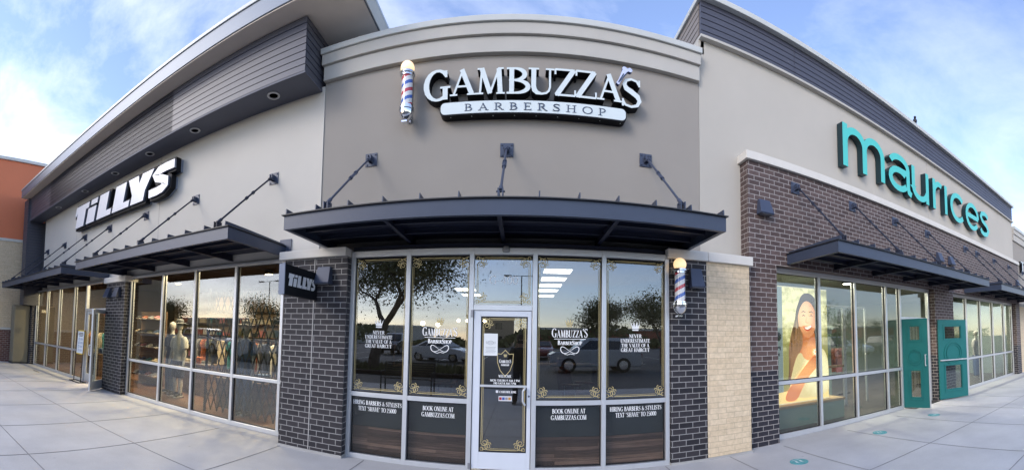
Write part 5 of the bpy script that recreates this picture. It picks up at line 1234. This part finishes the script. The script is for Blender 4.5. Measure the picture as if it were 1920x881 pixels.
def smooth(P, it=2):
    for _ in range(it):
        Q = []
        for i in range(len(P)):
            a, b = P[i], P[(i + 1) % len(P)]; Q += [(a[0] * .75 + b[0] * .25, a[1] * .75 + b[1] * .25), (a[0] * .25 + b[0] * .75, a[1] * .25 + b[1] * .75)]
        P = Q
    return P
flat([(3.93, .44), (4.60, .44), (4.60, 2.64), (3.93, 2.64)], 1, pm('poster_mint', (.36, .43, .45), .35), 'offer_side')
flat([(4.605, .44), (5.775, .44), (5.775, 2.64), (4.605, 2.64)], 1, gm('poster_foliage', (.92, .82, .45), (.30, .27, .09), 5.1, 2.2, .9, .9, noise=2.6, ns=(6, 6)), 'foliage')
flat([(3.93, .44), (5.775, .44), (5.775, .62), (4.7, .66), (3.93, .60)], 2, pm('poster_warm', (.90, .66, .28)), 'floor_glow')
HA = gm('poster_hair', (.34, .17, .08), (.07, .035, .02), 4.98, 1.3, .40, .8, noise=2.4, ns=(38, 3))
SK = gm('poster_face', (1.0, .56, .30), (.72, .27, .12), 5.15, 2.12, .26, .40); SN = gm('poster_neck', (.95, .40, .17), (.55, .17, .06), 5.30, 1.32, .34, .36); SA = gm('poster_arm', (.98, .42, .17), (.70, .23, .09), 5.12, .95, .6, .35)
TP = gm('poster_top', (1.0, .88, .56), (.74, .58, .30), 5.5, 1.0, .55, .6, noise=.7, ns=(9, 5)); dk = pm('poster_dark', (.10, .035, .02), .2)
hx, hz_ = 5.21, 2.04
flat(smooth([(5.0, 2.36), (5.08, 2.52), (5.25, 2.57), (5.42, 2.50), (5.52, 2.30), (5.56, 2.0), (5.55, 1.65), (5.58, 1.35), (5.40, 1.30), (5.0, 1.25), (5.02, 1.0), (4.92, .78), (4.80, .66), (4.70, .80), (4.74, 1.1), (4.73, 1.45), (4.80, 1.75), (4.90, 2.0), (4.93, 2.2)]), 4, HA, 'hair')
flat(smooth([(5.08, 1.85), (5.40, 1.85), (5.42, 1.55), (5.60, 1.38), (5.62, 1.15), (5.35, 1.02), (5.02, 1.10), (4.98, 1.36), (5.10, 1.52)]), 6, SN, 'neck')
flat(smooth([(4.86, 1.18), (4.96, 1.36), (5.05, 1.38), (5.10, 1.26), (5.28, 1.20), (5.46, 1.30), (5.55, 1.45), (5.66, 1.42), (5.76, 1.22), (5.775, .90), (5.775, .47), (4.72, .50), (4.74, .80)]), 7, TP, 'top')
flat(smooth([(hx - .235, 2.16), (hx - .20, 2.34), (hx - .06, 2.43), (hx + .12, 2.42), (hx + .23, 2.28), (hx + .25, 2.05), (hx + .22, 1.86), (hx + .13, 1.71), (hx + .01, 1.65), (hx - .10, 1.71), (hx - .20, 1.86), (hx - .24, 2.0)]), 8, SK, 'face')
flat(smooth([(4.94, 2.02), (4.95, 2.30), (5.08, 2.50), (5.30, 2.55), (5.46, 2.42), (5.53, 2.15), (5.50, 1.78), (5.46, 1.95), (5.43, 2.20), (5.30, 2.38), (5.14, 2.40), (5.02, 2.26), (4.97, 2.10)]), 10, HA, 'hair_front')
for s_ in (-1, 1):
    MB().stroke([(hx + s_ * .165, hz_ + .115), (hx + s_ * .11, hz_ + .15), (hx + s_ * .045, hz_ + .13)], [.006, .018, .012], F0(11)).build('eyebrow', dk, PS)
    MB().stroke([(hx + s_ * .145, hz_ + .05), (hx + s_ * .10, hz_ + .075), (hx + s_ * .055, hz_ + .05)], [.006, .020, .006], F0(11)).build('eye', dk, PS)
MB().stroke([(hx - .02, hz_ + .05), (hx - .045, hz_ - .06), (hx - .015, hz_ - .08), (hx + .035, hz_ - .07)], [.004, .014, .014, .008], F0(11)).build('nose', pm('poster_shade', (.62, .22, .09)), PS)
flat(smooth([(hx - .12, hz_ - .15), (hx - .04, hz_ - .155), (hx + .06, hz_ - .145), (hx + .135, hz_ - .10), (hx + .10, hz_ - .20), (hx + .01, hz_ - .25), (hx - .07, hz_ - .22)]), 11, pm('poster_lips', (.60, .10, .06)), 'lips')
flat(smooth([(hx - .095, hz_ - .16), (hx, hz_ - .16), (hx + .11, hz_ - .12), (hx + .08, hz_ - .18), (hx, hz_ - .215), (hx - .06, hz_ - .20)]), 12, pm('poster_teeth', (1.0, .95, .85)), 'teeth')
flat(smooth([(4.60, .50), (4.66, .66), (4.88, .88), (5.10, 1.10), (5.28, 1.26), (5.40, 1.34), (5.50, 1.30), (5.52, 1.18), (5.42, 1.06), (5.20, .90), (5.02, .66), (4.90, .47), (4.72, .46)], 3), 13, SA, 'forearm')
for j in range(4): MB().stroke([(5.36 + .03 * j, 1.20 - .02 * j), (5.46 + .025 * j, 1.27 - .025 * j)], [.004, .006], F0(14)).build('finger_line', pm('poster_shade', (.62, .22, .09)), PS)
for k in range(8): flat(ell(5.40 + .045 * math.cos(k * .785), 1.38 + .045 * math.sin(k * .785), .028, .014, 10, k * .785), 15 + k * .1, pm('poster_petal', (1, .95, .78)), 'flower_petal')
mb = MB(); text(mb, '%', 4.42, 1.60, .34, YP - .008, bold=1.6, sx=.9); text(mb, 'FF', 4.36, 1.20, .30, YP - .008, bold=1.8, sx=1.0)
mb.build('lettering', pm('poster_ink', (.08, .10, .10), .1), PS, label='part of a dark percent-off offer')
pt = thing('display_plinth', 'low pale mint plinth with a wooden top under the poster', 'plinth', (5.0, 6.2, 0))
MB().box(3.95, 6.10, 5.82, 6.5, .001, .36).build('body', mat('mint_paint', (.36, .46, .42), .6), pt, bevel=.006); MB().box(3.93, 6.12, 5.80, 6.52, .362, .41).build('top', mat('ply_top', (.55, .38, .20), .5), pt, bevel=.004)
vf = thing('vestibule_frame', 'thin inner glazed frame just inside the right shop, left of the teal doors', 'partition', (7.0, 6.8, 0))
for x in (6.35, 7.15, 7.2, 8.0): MB().box(x - .025, x + .025, 6.78, 6.83, 0.001, 2.4).build('post', aluminium, vf)
MB().box(6.35, 8.0, 6.78, 6.83, 2.401, 2.46).build('head', aluminium, vf); MB().box(6.38, 7.12, 6.77, 6.84, .95, 1.0).build('rail', mat('tan_rail', (.35, .24, .14), .5), vf)
MB().box(6.38, 7.12, 6.80, 6.806, 1.01, 2.39).build('pane', glass_s, vf)
tag(MB().box(6.6, 7.5, 7.6, 8.3, 0.001, 1.9).box(6.55, 7.55, 7.55, 8.35, 1.902, 2.0).build('display_wall', mat('mint_paint', (.36, .46, .42), .6)), 'pale mint partition block inside the right shop, left of the teal doors', 'partition')
rack(5.9, 8.2, 1.6, ['pink', 'cream', 'white', 'teal', 'grey', 'denim', 'black'], label='clothes rack behind the poster in the right shop')
rack(12.4, 7.2, 2.0, ['grey', 'denim', 'black', 'white', 'pink', 'cream', 'teal'], label='clothes rack in the farthest right window')
rack(8.6, 8.8, 1.2, ['pink', 'rust', 'pink', 'cream', 'black'], along_x=False, label='clothes rack seen through the open teal doors')
for x, c, lg in ((10.6, 'grey', 'denim'), (14.0, 'white', 'denim')):
    mannequin(x, 6.4, c, lg, 'mannequin in a %s shirt and denim trousers behind the far right windows' % c, hat=False, long_=True)
tag(MB().box(4.7, 5.3, 11.9, 11.97, 1.2, 2.3).build('picture', mat('picture_panel', (.5, .4, .25), .6)), 'framed tan picture on the back wall of the right shop', 'picture')

# ------------------------------------------------------------------ the car park behind the viewpoint (seen in the glass)
bark = mat('bark', (.13, .10, .08), .95, var=.3, vscale=4, bump=.8, bscale=9)
leaf_a = mat('leaf_olive', (.13, .125, .045), .7, var=.4, vscale=1.2); leaf_b = mat('leaf_green', (.10, .13, .045), .7, var=.4, vscale=1.5)
def tree(h, cr_, leaf, nleaf, seed, low=.28, sparse=1.0, name='oak_tree', lf=1.0):
    rn = random.Random(seed); t = thing(name, '', 'tree', (0, 0, 0), 'trees in the car park reflected in the glass')
    tr = MB(); tips = []
    def grow(p, d, ln, r, lv):
        k = 3; q = p
        for i in range(k):
            d2 = (d + Vector((rn.uniform(-.18, .18), rn.uniform(-.18, .18), rn.uniform(-.02, .12)))).normalized(); nx = q + d2 * ln / k
            r2 = r * .86; tr.tube(q, nx, r, 7, r2=r2, cap=False); q = nx; r = r2; d = d2
        if lv >= 4: tips.append(q); return
        if lv >= 2: tips.append(q)
        for i in range(3 if lv < 2 else 2 + rn.randrange(2)):
            a = rn.uniform(0, 2 * PI); sp = rn.uniform(.5, 1.0) if lv > 0 else rn.uniform(.6, .95)
            e = Vector((math.cos(a), math.sin(a), 0)); nd = (d * .7 + e * sp + Vector((0, 0, .12))).normalized(); grow(q, nd, ln * rn.uniform(.62, .82), r * .68, lv + 1)
    grow(Vector((0, 0, -.1)), Vector((rn.uniform(-.12, .12), rn.uniform(-.1, .1), 1)), h * low, h * .035, 0)
    tr.build('trunk', bark, t)
    lv_ = MB(); mxz = max(q.z for q in tips)
    for i in range(nleaf):
        c = rn.choice(tips); s_ = h * .085 * sparse
        p = c + Vector((rn.gauss(0, s_), rn.gauss(0, s_), rn.gauss(0, s_ * .7))); q = rn.uniform(.05, .11) * h / 7 * lf
        a = Vector((rn.uniform(-1, 1), rn.uniform(-1, 1), rn.uniform(-1, 1))).normalized(); b = a.cross(Vector((rn.uniform(-1, 1), rn.uniform(-1, 1), rn.uniform(-1, 1)))).normalized()
        lv_.add([p - a * q, p + b * q * .6, p + a * q, p - b * q * .6], [(0, 1, 2, 3)])
    lv_.build('crown', leaf, t); return t
t1 = tree(7.0, 3.4, leaf_a, 22000, 5, lf=.55); t1['label'] = 'large spreading oak at the kerb, mirrored in the two left barbershop panes'; t1.location = (-7.2, -8.6, -.08); t1.scale = (1.35, 1.35, 1.35)
t2 = tree(5.6, 3.0, leaf_a, 9000, 9); t2['label'] = 'dense round oak mirrored in the rightmost barbershop panes'; t2.location = (9.5, -15.5, .12)
dup(t2, (6.2, -19.5, .2), 2.0, 'dense round oak behind the other round oak, mirrored right of the barbershop door')
t3 = tree(5.2, 2.4, leaf_b, 5000, 21, name='street_tree'); t3['label'] = 'bushy green tree mirrored in the left-hand panes of the left shop'; t3.location = (-25, -11, .05)
for x, y, s_, lb in ((-19.0, -13, 1.1, 'bushy green tree mirrored beside the white-shirted mannequin'), (-15.0, -17, 1.0, 'bushy green tree mirrored behind the scissor gate'), (-33, -14, 1.2, 'bushy green tree mirrored at the entrance of the left shop'), (-46, -20, 1.3, 'bushy green tree farthest to the left in the car park')):
    q = dup(t3, (x, y, gz(y)), s_ * 3, lb); q.scale = (s_, s_, s_)
t4 = tree(4.4, 1.6, leaf_b, 1500, 33, low=.34, sparse=.9, name='young_tree'); t4['label'] = 'thin young tree mirrored in the poster window'; t4.location = (20, -9.5, 0)
for x, y, lb in ((27, -13, 'thin young tree mirrored in the panes left of the teal doors'), (42, -14, 'thin young tree mirrored in the far right windows, left of two'), (49, -16, 'thin young tree mirrored in the far right windows, right of two')):
    dup(t4, (x, y, gz(y)), x, lb)
def light_pole(x, y, h, label):
    t = thing('light_pole', label, 'light pole', (x, y, gz(y)), 'car park light poles'); z = gz(y)
    MB().lathe(x, y, [(.28, z), (.28, z + .7), (.25, z + .72)], 16).build('footing', kerb_mat, t); MB().tube((x, y, z + .7), (x, y, z + h), .075, 8, r2=.05).build('pole', black_metal, t)
    MB().obox((x - 1.1, y, z + h), (x + 1.1, y, z + h), .05, .05).build('arm', black_metal, t)
    for s_ in (-1, 1): MB().box(x + s_ * 1.35 - .35, x + s_ * 1.35 + .35, y - .18, y + .18, z + h - .06, z + h + .06).build('lamp_head', black_metal, t)
light_pole(0, -28, 7.6, 'two-armed light pole mirrored above the door'); light_pole(24, -22, 8, 'two-armed light pole mirrored in the poster window'); light_pole(-30, -30, 8, 'two-armed light pole mirrored in the left shop')
# cars
tyre = mat('tyre', (.015, .015, .016), .85); carglass = mat('car_glass', (.015, .018, .02), .06, spec=.8)
def car(kind, paint, label):
    t = thing('parked_car', label, 'car', (0, 0, 0), 'cars parked in the car park behind the viewpoint')
    if kind == 'suv': Ln, H_, P = 5.0, 1.85, [(-2.5, .45), (-2.46, .95), (-2.40, 1.15), (-2.28, 1.72), (-2.0, 1.84), (.35, 1.84), (.62, 1.76), (1.22, 1.20), (2.2, 1.08), (2.46, .95), (2.5, .50), (2.4, .32), (-2.42, .32)]
    else: Ln, H_, P = 4.6, 1.42, [(-2.3, .45), (-2.28, .85), (-2.15, .98), (-1.55, 1.05), (-.85, 1.40), (.25, 1.42), (1.05, .98), (2.0, .82), (2.28, .66), (2.3, .42), (2.2, .25), (-2.2, .25)]
    W_ = .93; mb = MB(); n = len(P)
    def wid(z): return W_ if z < 1.02 else W_ - (z - 1.02) * .30
    V_ = [(u, -wid(z), z) for u, z in P] + [(u, wid(z), z) for u, z in P]
    # wheel arches: replace bottom edge by arcs
    mb.add(V_, [(i, (i + 1) % n, n + (i + 1) % n, n + i) for i in range(n)] + [tuple(range(n))[::-1], tuple(range(n, 2 * n))])
    mb.build('body', paint, t, bevel=.05)
    wz = [(q[0], q[1]) for q in P if q[1] > 1.15] if kind == 'suv' else None
    for s_ in (-1, 1):
        G = [(-2.15, 1.22), (-2.08, 1.66), (.36, 1.70), (.95, 1.22)] if kind == 'suv' else [(-1.35, 1.04), (-.8, 1.32), (.22, 1.34), (.85, 1.02)]
        cuts = ((0, .27), (.30, .66), (.69, 1)) 
        for a, b in cuts:
            lo = lambda q: (G[0][0] + (G[3][0] - G[0][0]) * q, G[0][1] + (G[3][1] - G[0][1]) * q); hi = lambda q: (G[1][0] + (G[2][0] - G[1][0]) * q, G[1][1] + (G[2][1] - G[1][1]) * q)
            Q = [lo(a), lo(b), hi(b), hi(a)]; m_ = MB(); m_.add([(u, s_ * (wid(z) + o_), z) for o_ in (-.02, .006) for u, z in Q], [(0, 1, 2, 3), (4, 7, 6, 5), (0, 4, 5, 1), (1, 5, 6, 2), (2, 6, 7, 3), (3, 7, 4, 0)]); m_.build('window', carglass, t)
        for wx in (-1.45 if kind == 'suv' else -1.35, 1.5 if kind == 'suv' else 1.4):
            r = .39 if kind == 'suv' else .33
            m_ = MB(); m_.tube((wx, s_ * .70, r), (wx, s_ * .935, r), r, 24); w_ = m_.build('wheel', tyre, t, smooth=True)
            m_ = MB(); m_.tube((wx, s_ * .936, r), (wx, s_ * .945, r), r * .62, 20); m_.build('rim', chrome, w_)
        m_ = MB(); z_ = .88 if kind == 'suv' else .66; x_ = Ln / 2
        m_.box(x_ - .10, x_ - .005, s_ * .72 - .16, s_ * .72 + .16, z_ - .07, z_ + .07); m_.build('headlight', mat('headlight', (.6, .62, .65), .15), t)
        m_ = MB(); m_.box(-x_ - .003, -x_ + .10, s_ * .76 - .12, s_ * .76 + .12, z_ - .08, z_ + .12); m_.build('tail_light', mat('tail_red', (.30, .01, .01), .25), t)
    F_ = ([(.64, 1.70), (1.18, 1.24)] if kind == 'suv' else [(.30, 1.37), (1.0, 1.02)])
    m_ = MB(); d_ = .02; (a, b), (c, e) = F_; m_.add([(a, -.68, b), (a, .68, b), (c, .80, e), (c, -.80, e), (a + d_, -.68, b + d_), (a + d_, .68, b + d_), (c + d_, .80, e + d_), (c + d_, -.80, e + d_)], [(0, 1, 2, 3), (4, 7, 6, 5), (0, 4, 5, 1), (1, 5, 6, 2), (2, 6, 7, 3), (3, 7, 4, 0)]); m_.build('windscreen', carglass, t)
    return t
def cp(nm, c): return mat(nm, c, .25, coat=1.0)
c1 = car('suv', cp('car_silver', (.50, .51, .52)), 'big silver SUV mirrored in the pane right of the barbershop door'); c1.location = (4.0, -11.5, gz(-11.5)); c1.rotation_euler = (0, 0, PI)
c2 = car('sedan', cp('car_white', (.66, .66, .65)), 'white saloon mirrored in the rightmost barbershop pane'); c2.location = (12.2, -14.0, gz(-14)); c2.rotation_euler = (0, 0, .2)
q = dup(c2, (-5.4, -17, gz(-17)), .35, 'white saloon mirrored behind the second barbershop pane')
c3 = car('suv', cp('car_dark', (.03, .035, .045)), 'dark SUV parked far to the right'); c3.location = (34, -15, gz(-15)); c3.rotation_euler = (0, 0, 1.5)
c4 = car('sedan', cp('car_red', (.22, .02, .02)), 'dark red saloon in the second row'); c4.location = (1.6, -22.5, gz(-22.5)); c4.rotation_euler = (0, 0, 1.57)
dup(c1, (-21.5, -11.0, gz(-11)), .1, 'silver SUV mirrored left of the white-shirted mannequin'); dup(c2, (-14.5, -13.8, gz(-14)), .0, 'white saloon mirrored behind the scissor gate')
dup(c3, (24.5, -14, gz(-14)), 1.6, 'dark SUV mirrored beside the poster'); dup(c2, (29, -16, gz(-16)), 1.6, 'white saloon between two dark SUVs far right'); dup(c4, (-27, -16, gz(-16)), .3, 'dark red saloon far to the left'); dup(c2, (44, -18, gz(-18)), 1.4, 'white saloon farthest to the right'); dup(c3, (-11, -24, gz(-24)), 1.57, 'dark SUV in the second row to the left')
# far buildings
def far_building(x0, x1, y0, h, m, label, win=True):
    t = thing('far_building', label, 'building', ((x0 + x1) / 2, y0, gz(y0))); z = gz(y0)
    MB().box(x0, x1, y0 - 14, y0, z, z + h).build('wall', m, t); MB().box(x0 - .2, x1 + .2, y0 - 14.2, y0 + .2, z + h, z + h + .5).build('parapet', cast_stone, t)
    if win:
        n = int((x1 - x0) / 3.2)
        for fl in range(int(h // 3.4)):
            for k in range(n): MB().box(x0 + 1 + k * 3.2, x0 + 2.8 + k * 3.2, y0 + .005, y0 + .03, z + 1.0 + fl * 3.4, z + 2.6 + fl * 3.4).build('window', carglass, t)
fw1 = mat('far_red', (.30, .11, .07), .9, var=.1); fw2 = mat('far_tan', (.46, .36, .24), .9, var=.1); fw3 = mat('far_white', (.55, .52, .47), .9, var=.1)
far_building(4, 40, -78, 4.0, fw1, 'long low red-brown building across the car park', win=False)
far_building(-14, -2, -92, 7.6, fw2, 'tan two-storey building mirrored in the door glass')
far_building(-60, -24, -84, 4.2, fw3, 'pale low building across the car park to the left', win=False); far_building(-120, -70, -76, 5.0, fw2, 'tan low building far to the left across the car park', win=False)
far_building(52, 90, -80, 4.6, fw3, 'pale low building far to the right across the car park', win=False); far_building(100, 150, -76, 5.2, fw1, 'red-brown building farthest to the right', win=False)
hb = thing('far_trees', 'dark line of low trees at the far edge of the car park', 'trees', (0, -70, .4))
hb['kind'] = 'stuff'
rn = random.Random(12); mb = MB()
for i in range(9000):
    x = rn.uniform(-190, 190); hh_ = 2.6 + 1.6 * math.sin(x * .11) + 1.0 * math.sin(x * .37 + 1); y = -68 - rn.uniform(0, 5); z = .4 + hh_ * rn.random() ** .6; q = rn.uniform(.35, .8)
    a = Vector((rn.uniform(-1, 1), rn.uniform(-.5, .5), rn.uniform(-1, 1))).normalized(); b = a.cross(Vector((rn.uniform(-1, 1), 1, rn.uniform(-1, 1)))).normalized(); p = Vector((x, y, z))
    mb.add([p - a * q, p + b * q * .6, p + a * q, p - b * q * .6], [(0, 1, 2, 3)])
o = mb.build('foliage', leaf_a, hb); o['kind'] = 'stuff'
# bench behind the viewpoint
bn = thing('park_bench', 'black metal slatted bench on the pavement, mirrored low in the second barbershop pane', 'bench', (-3.3, -1.4, 0))
mb = MB()
for k in range(6): mb.box(-4.05, -2.55, -1.62 + k * .075, -1.57 + k * .075, .44, .465)
mb.build('seat', black_metal, bn)
mb = MB()
for k in range(6): mb.box(-4.05, -2.55, -1.70 - k * .012, -1.68 - k * .012, .52 + k * .068, .57 + k * .068)
mb.build('backrest', black_metal, bn)
for x in (-4.07, -2.53):
    for y in (-1.62, -1.22): MB().tube((x, y, 0), (x, y, .62 if y > -1.5 else .92), .022, 8).build('leg', black_metal, bn)
    MB().obox((x, -1.66, .64), (x, -1.18, .64), .05, .025).build('armrest', black_metal, bn)
# low planting on the island by the oak
rn = random.Random(4); mb = MB()
for i in range(2600):
    x = rn.uniform(-16, -2.5); y = rn.uniform(-10.4, -7.8); q = rn.uniform(.06, .14); a = rn.uniform(0, PI); z = gz(y)
    mb.add([(x, y, z + .12), (x + q * math.cos(a), y + q * math.sin(a), z + .14), (x + q * .3, y, z + .12 + rn.uniform(.12, .45))], [(0, 1, 2)])
o = mb.build('planting', leaf_a, origin=(-9, -9, 0)); o['kind'] = 'stuff'; o['label'] = 'low ground cover on the planted island at the oak'
struct(MB().box(-16.3, -2.2, -10.7, -7.5, -.2, .10).build('planted_island', mat('mulch', (.05, .03, .02), .95, var=.3), bevel=.03))


# ------------------------------------------------------------------ the photographer, standing just behind the viewpoint
def skin_body(name, J, E_, m, parent):
    """J: name -> (pos, radius); one continuous surface grown from joints"""
    keys = list(J); me = bpy.data.meshes.new(name); me.from_pydata([J[k][0] for k in keys], [(keys.index(a), keys.index(b)) for a, b in E_], []); me.materials.append(m)
    o = bpy.data.objects.new(name, me); S.collection.objects.link(o); ORG[o.name] = ORG[parent.name].copy() if parent else Vector((0, 0, 0))
    if parent: o.parent = parent
    sk = o.modifiers.new('skin', 'SKIN'); sk.use_smooth_shade = True
    ly = me.skin_vertices[0].data if me.skin_vertices else None
    if ly is None:
        bm = bmesh.new(); bm.from_mesh(me); bm.verts.layers.skin.verify(); bm.to_mesh(me); bm.free(); ly = me.skin_vertices[0].data
    for i, k in enumerate(keys):
        r = J[k][1]; ly[i].radius = r if isinstance(r, tuple) else (r, r)
    ly[0].use_root = True
    sb = o.modifiers.new('sub', 'SUBSURF'); sb.levels = 1; sb.render_levels = 1
    return o
skin_m = mat('skin', (.42, .26, .19), .6); jacket = mat('jacket_black', (.02, .02, .023), .85); jeans = mat('jeans_dark', (.025, .03, .05), .9); hair_m = mat('hair_dark', (.03, .02, .015), .7)
yb = -.36
PN = thing('person', 'person in dark jacket and jeans holding up a phone, mirrored in the door glass', 'person', (0, yb, 0))
J = {'pelvis': ((0, yb, .92), (.15, .11)), 'waist': ((0, yb, 1.06), (.14, .10)), 'chest': ((0, yb, 1.26), (.165, .115)), 'upchest': ((0, yb, 1.38), (.15, .10)), 'neck': ((0, yb + .01, 1.47), (.055, .055)), 'head0': ((0, yb + .03, 1.56), (.07, .085)), 'head1': ((0, yb + .03, 1.66), (.078, .095)), 'head2': ((0, yb + .02, 1.72), (.055, .07))}
E_ = [('pelvis', 'waist'), ('waist', 'chest'), ('chest', 'upchest'), ('upchest', 'neck'), ('neck', 'head0'), ('head0', 'head1'), ('head1', 'head2')]
for s_, n_ in ((-1, 'l'), (1, 'r')):
    J.update({n_ + 'sh': ((s_ * .19, yb, 1.38), .062), n_ + 'el': ((s_ * .27, yb + .10, 1.15), .046), n_ + 'wr': ((s_ * .13, yb + .26, 1.46), .029), n_ + 'pm': ((s_ * .100, yb + .29, 1.53), (.036, .02)),
              n_ + 'hip': ((s_ * .10, yb, .86), .10), n_ + 'kn': ((s_ * .12, yb + .02, .48), .062), n_ + 'an': ((s_ * .13, yb, .10), .042), n_ + 'to': ((s_ * .15, yb + .17, .045), .04)})
    E_ += [('upchest', n_ + 'sh'), (n_ + 'sh', n_ + 'el'), (n_ + 'el', n_ + 'wr'), (n_ + 'wr', n_ + 'pm'), ('pelvis', n_ + 'hip'), (n_ + 'hip', n_ + 'kn'), (n_ + 'kn', n_ + 'an'), (n_ + 'an', n_ + 'to')]
    for f_, (dz, dy, ln) in enumerate(((.055, .012, .065), (.038, .016, .072), (.018, .016, .068), (.0, .012, .055))):
        a = (s_ * .098, yb + .295, 1.53 + dz - .02); b = (s_ * .088, yb + .325, 1.535 + dz - .02); c = (s_ * .060, yb + .338, 1.538 + dz - .02)
        J[n_ + 'f%da' % f_] = (a, .0095); J[n_ + 'f%db' % f_] = (b, .009); J[n_ + 'f%dc' % f_] = (c, .008)
        E_ += [(n_ + 'pm', n_ + 'f%da' % f_), (n_ + 'f%da' % f_, n_ + 'f%db' % f_), (n_ + 'f%db' % f_, n_ + 'f%dc' % f_)]
    J[n_ + 't0'] = ((s_ * .085, yb + .27, 1.51), .012); J[n_ + 't1'] = ((s_ * .06, yb + .285, 1.535), .010); E_ += [(n_ + 'pm', n_ + 't0'), (n_ + 't0', n_ + 't1')]
skin_body('body', J, E_, skin_m, PN)
hd = MB(); hd.ball((0, yb + .005, 1.70), .105, 14, sz=1.05); hd.build('hair', hair_m, PN, smooth=True)
fc = MB(); fc.obox((0, yb + .135, 1.655), (0, yb + .115, 1.615), .022, .02)
for s_ in (-1, 1): MB().ball((s_ * .033, yb + .112, 1.655), .010, 8).build('eye', mat('eye_white', (.6, .6, .6), .3), PN, smooth=True); MB().ball((s_ * .088, yb + .02, 1.64), .022, 8).build('ear', skin_m, PN, smooth=True)
MB().box(-.025, .025, yb + .118, yb + .126, 1.575, 1.584).build('mouth', mat('lips', (.30, .10, .08), .6), PN)
fc.build('nose', skin_m, PN, smooth=True)
cl = MB(); lp_tube(cl, [(0, yb, 1.46), (0, yb, 1.41), (0, yb, 1.28), (0, yb, 1.08), (0, yb, .86)], [(.09, .07), (.20, .115), (.205, .145), (.185, .135), (.195, .145)], 22)
for s_ in (-1, 1):
    lp_tube(cl, [(s_ * .16, yb, 1.41), (s_ * .215, yb + .01, 1.34), (s_ * .275, yb + .09, 1.15)], [.085, .078, .062]); lp_tube(cl, [(s_ * .285, yb + .085, 1.13), (s_ * .22, yb + .17, 1.27), (s_ * .14, yb + .255, 1.43)], [.064, .055, .042])
cl.build('jacket', jacket, PN, smooth=True)
cl = MB(); lp_tube(cl, [(0, yb, .98), (0, yb, .90), (0, yb, .82)], [(.165, .12), (.185, .135), (.18, .13)], 22)
for s_ in (-1, 1): lp_tube(cl, [(s_ * .095, yb, .86), (s_ * .11, yb + .01, .66), (s_ * .12, yb + .02, .46), (s_ * .13, yb, .09)], [.105, .09, .075, .062])
cl.build('trousers', jeans, PN, smooth=True)
for s_ in (-1, 1): m_ = MB(); shoe_mesh(m_, s_ * .14, yb + .05, .001, PI / 2 - s_ * .15); m_.build('shoe', [jacket, sole], PN)
tag(MB().box(-.08, .08, -.034, -.025, 1.56, 1.64).build('phone', black_metal, bevel=.003), 'black phone held sideways in the photographer\'s two hands', 'phone')
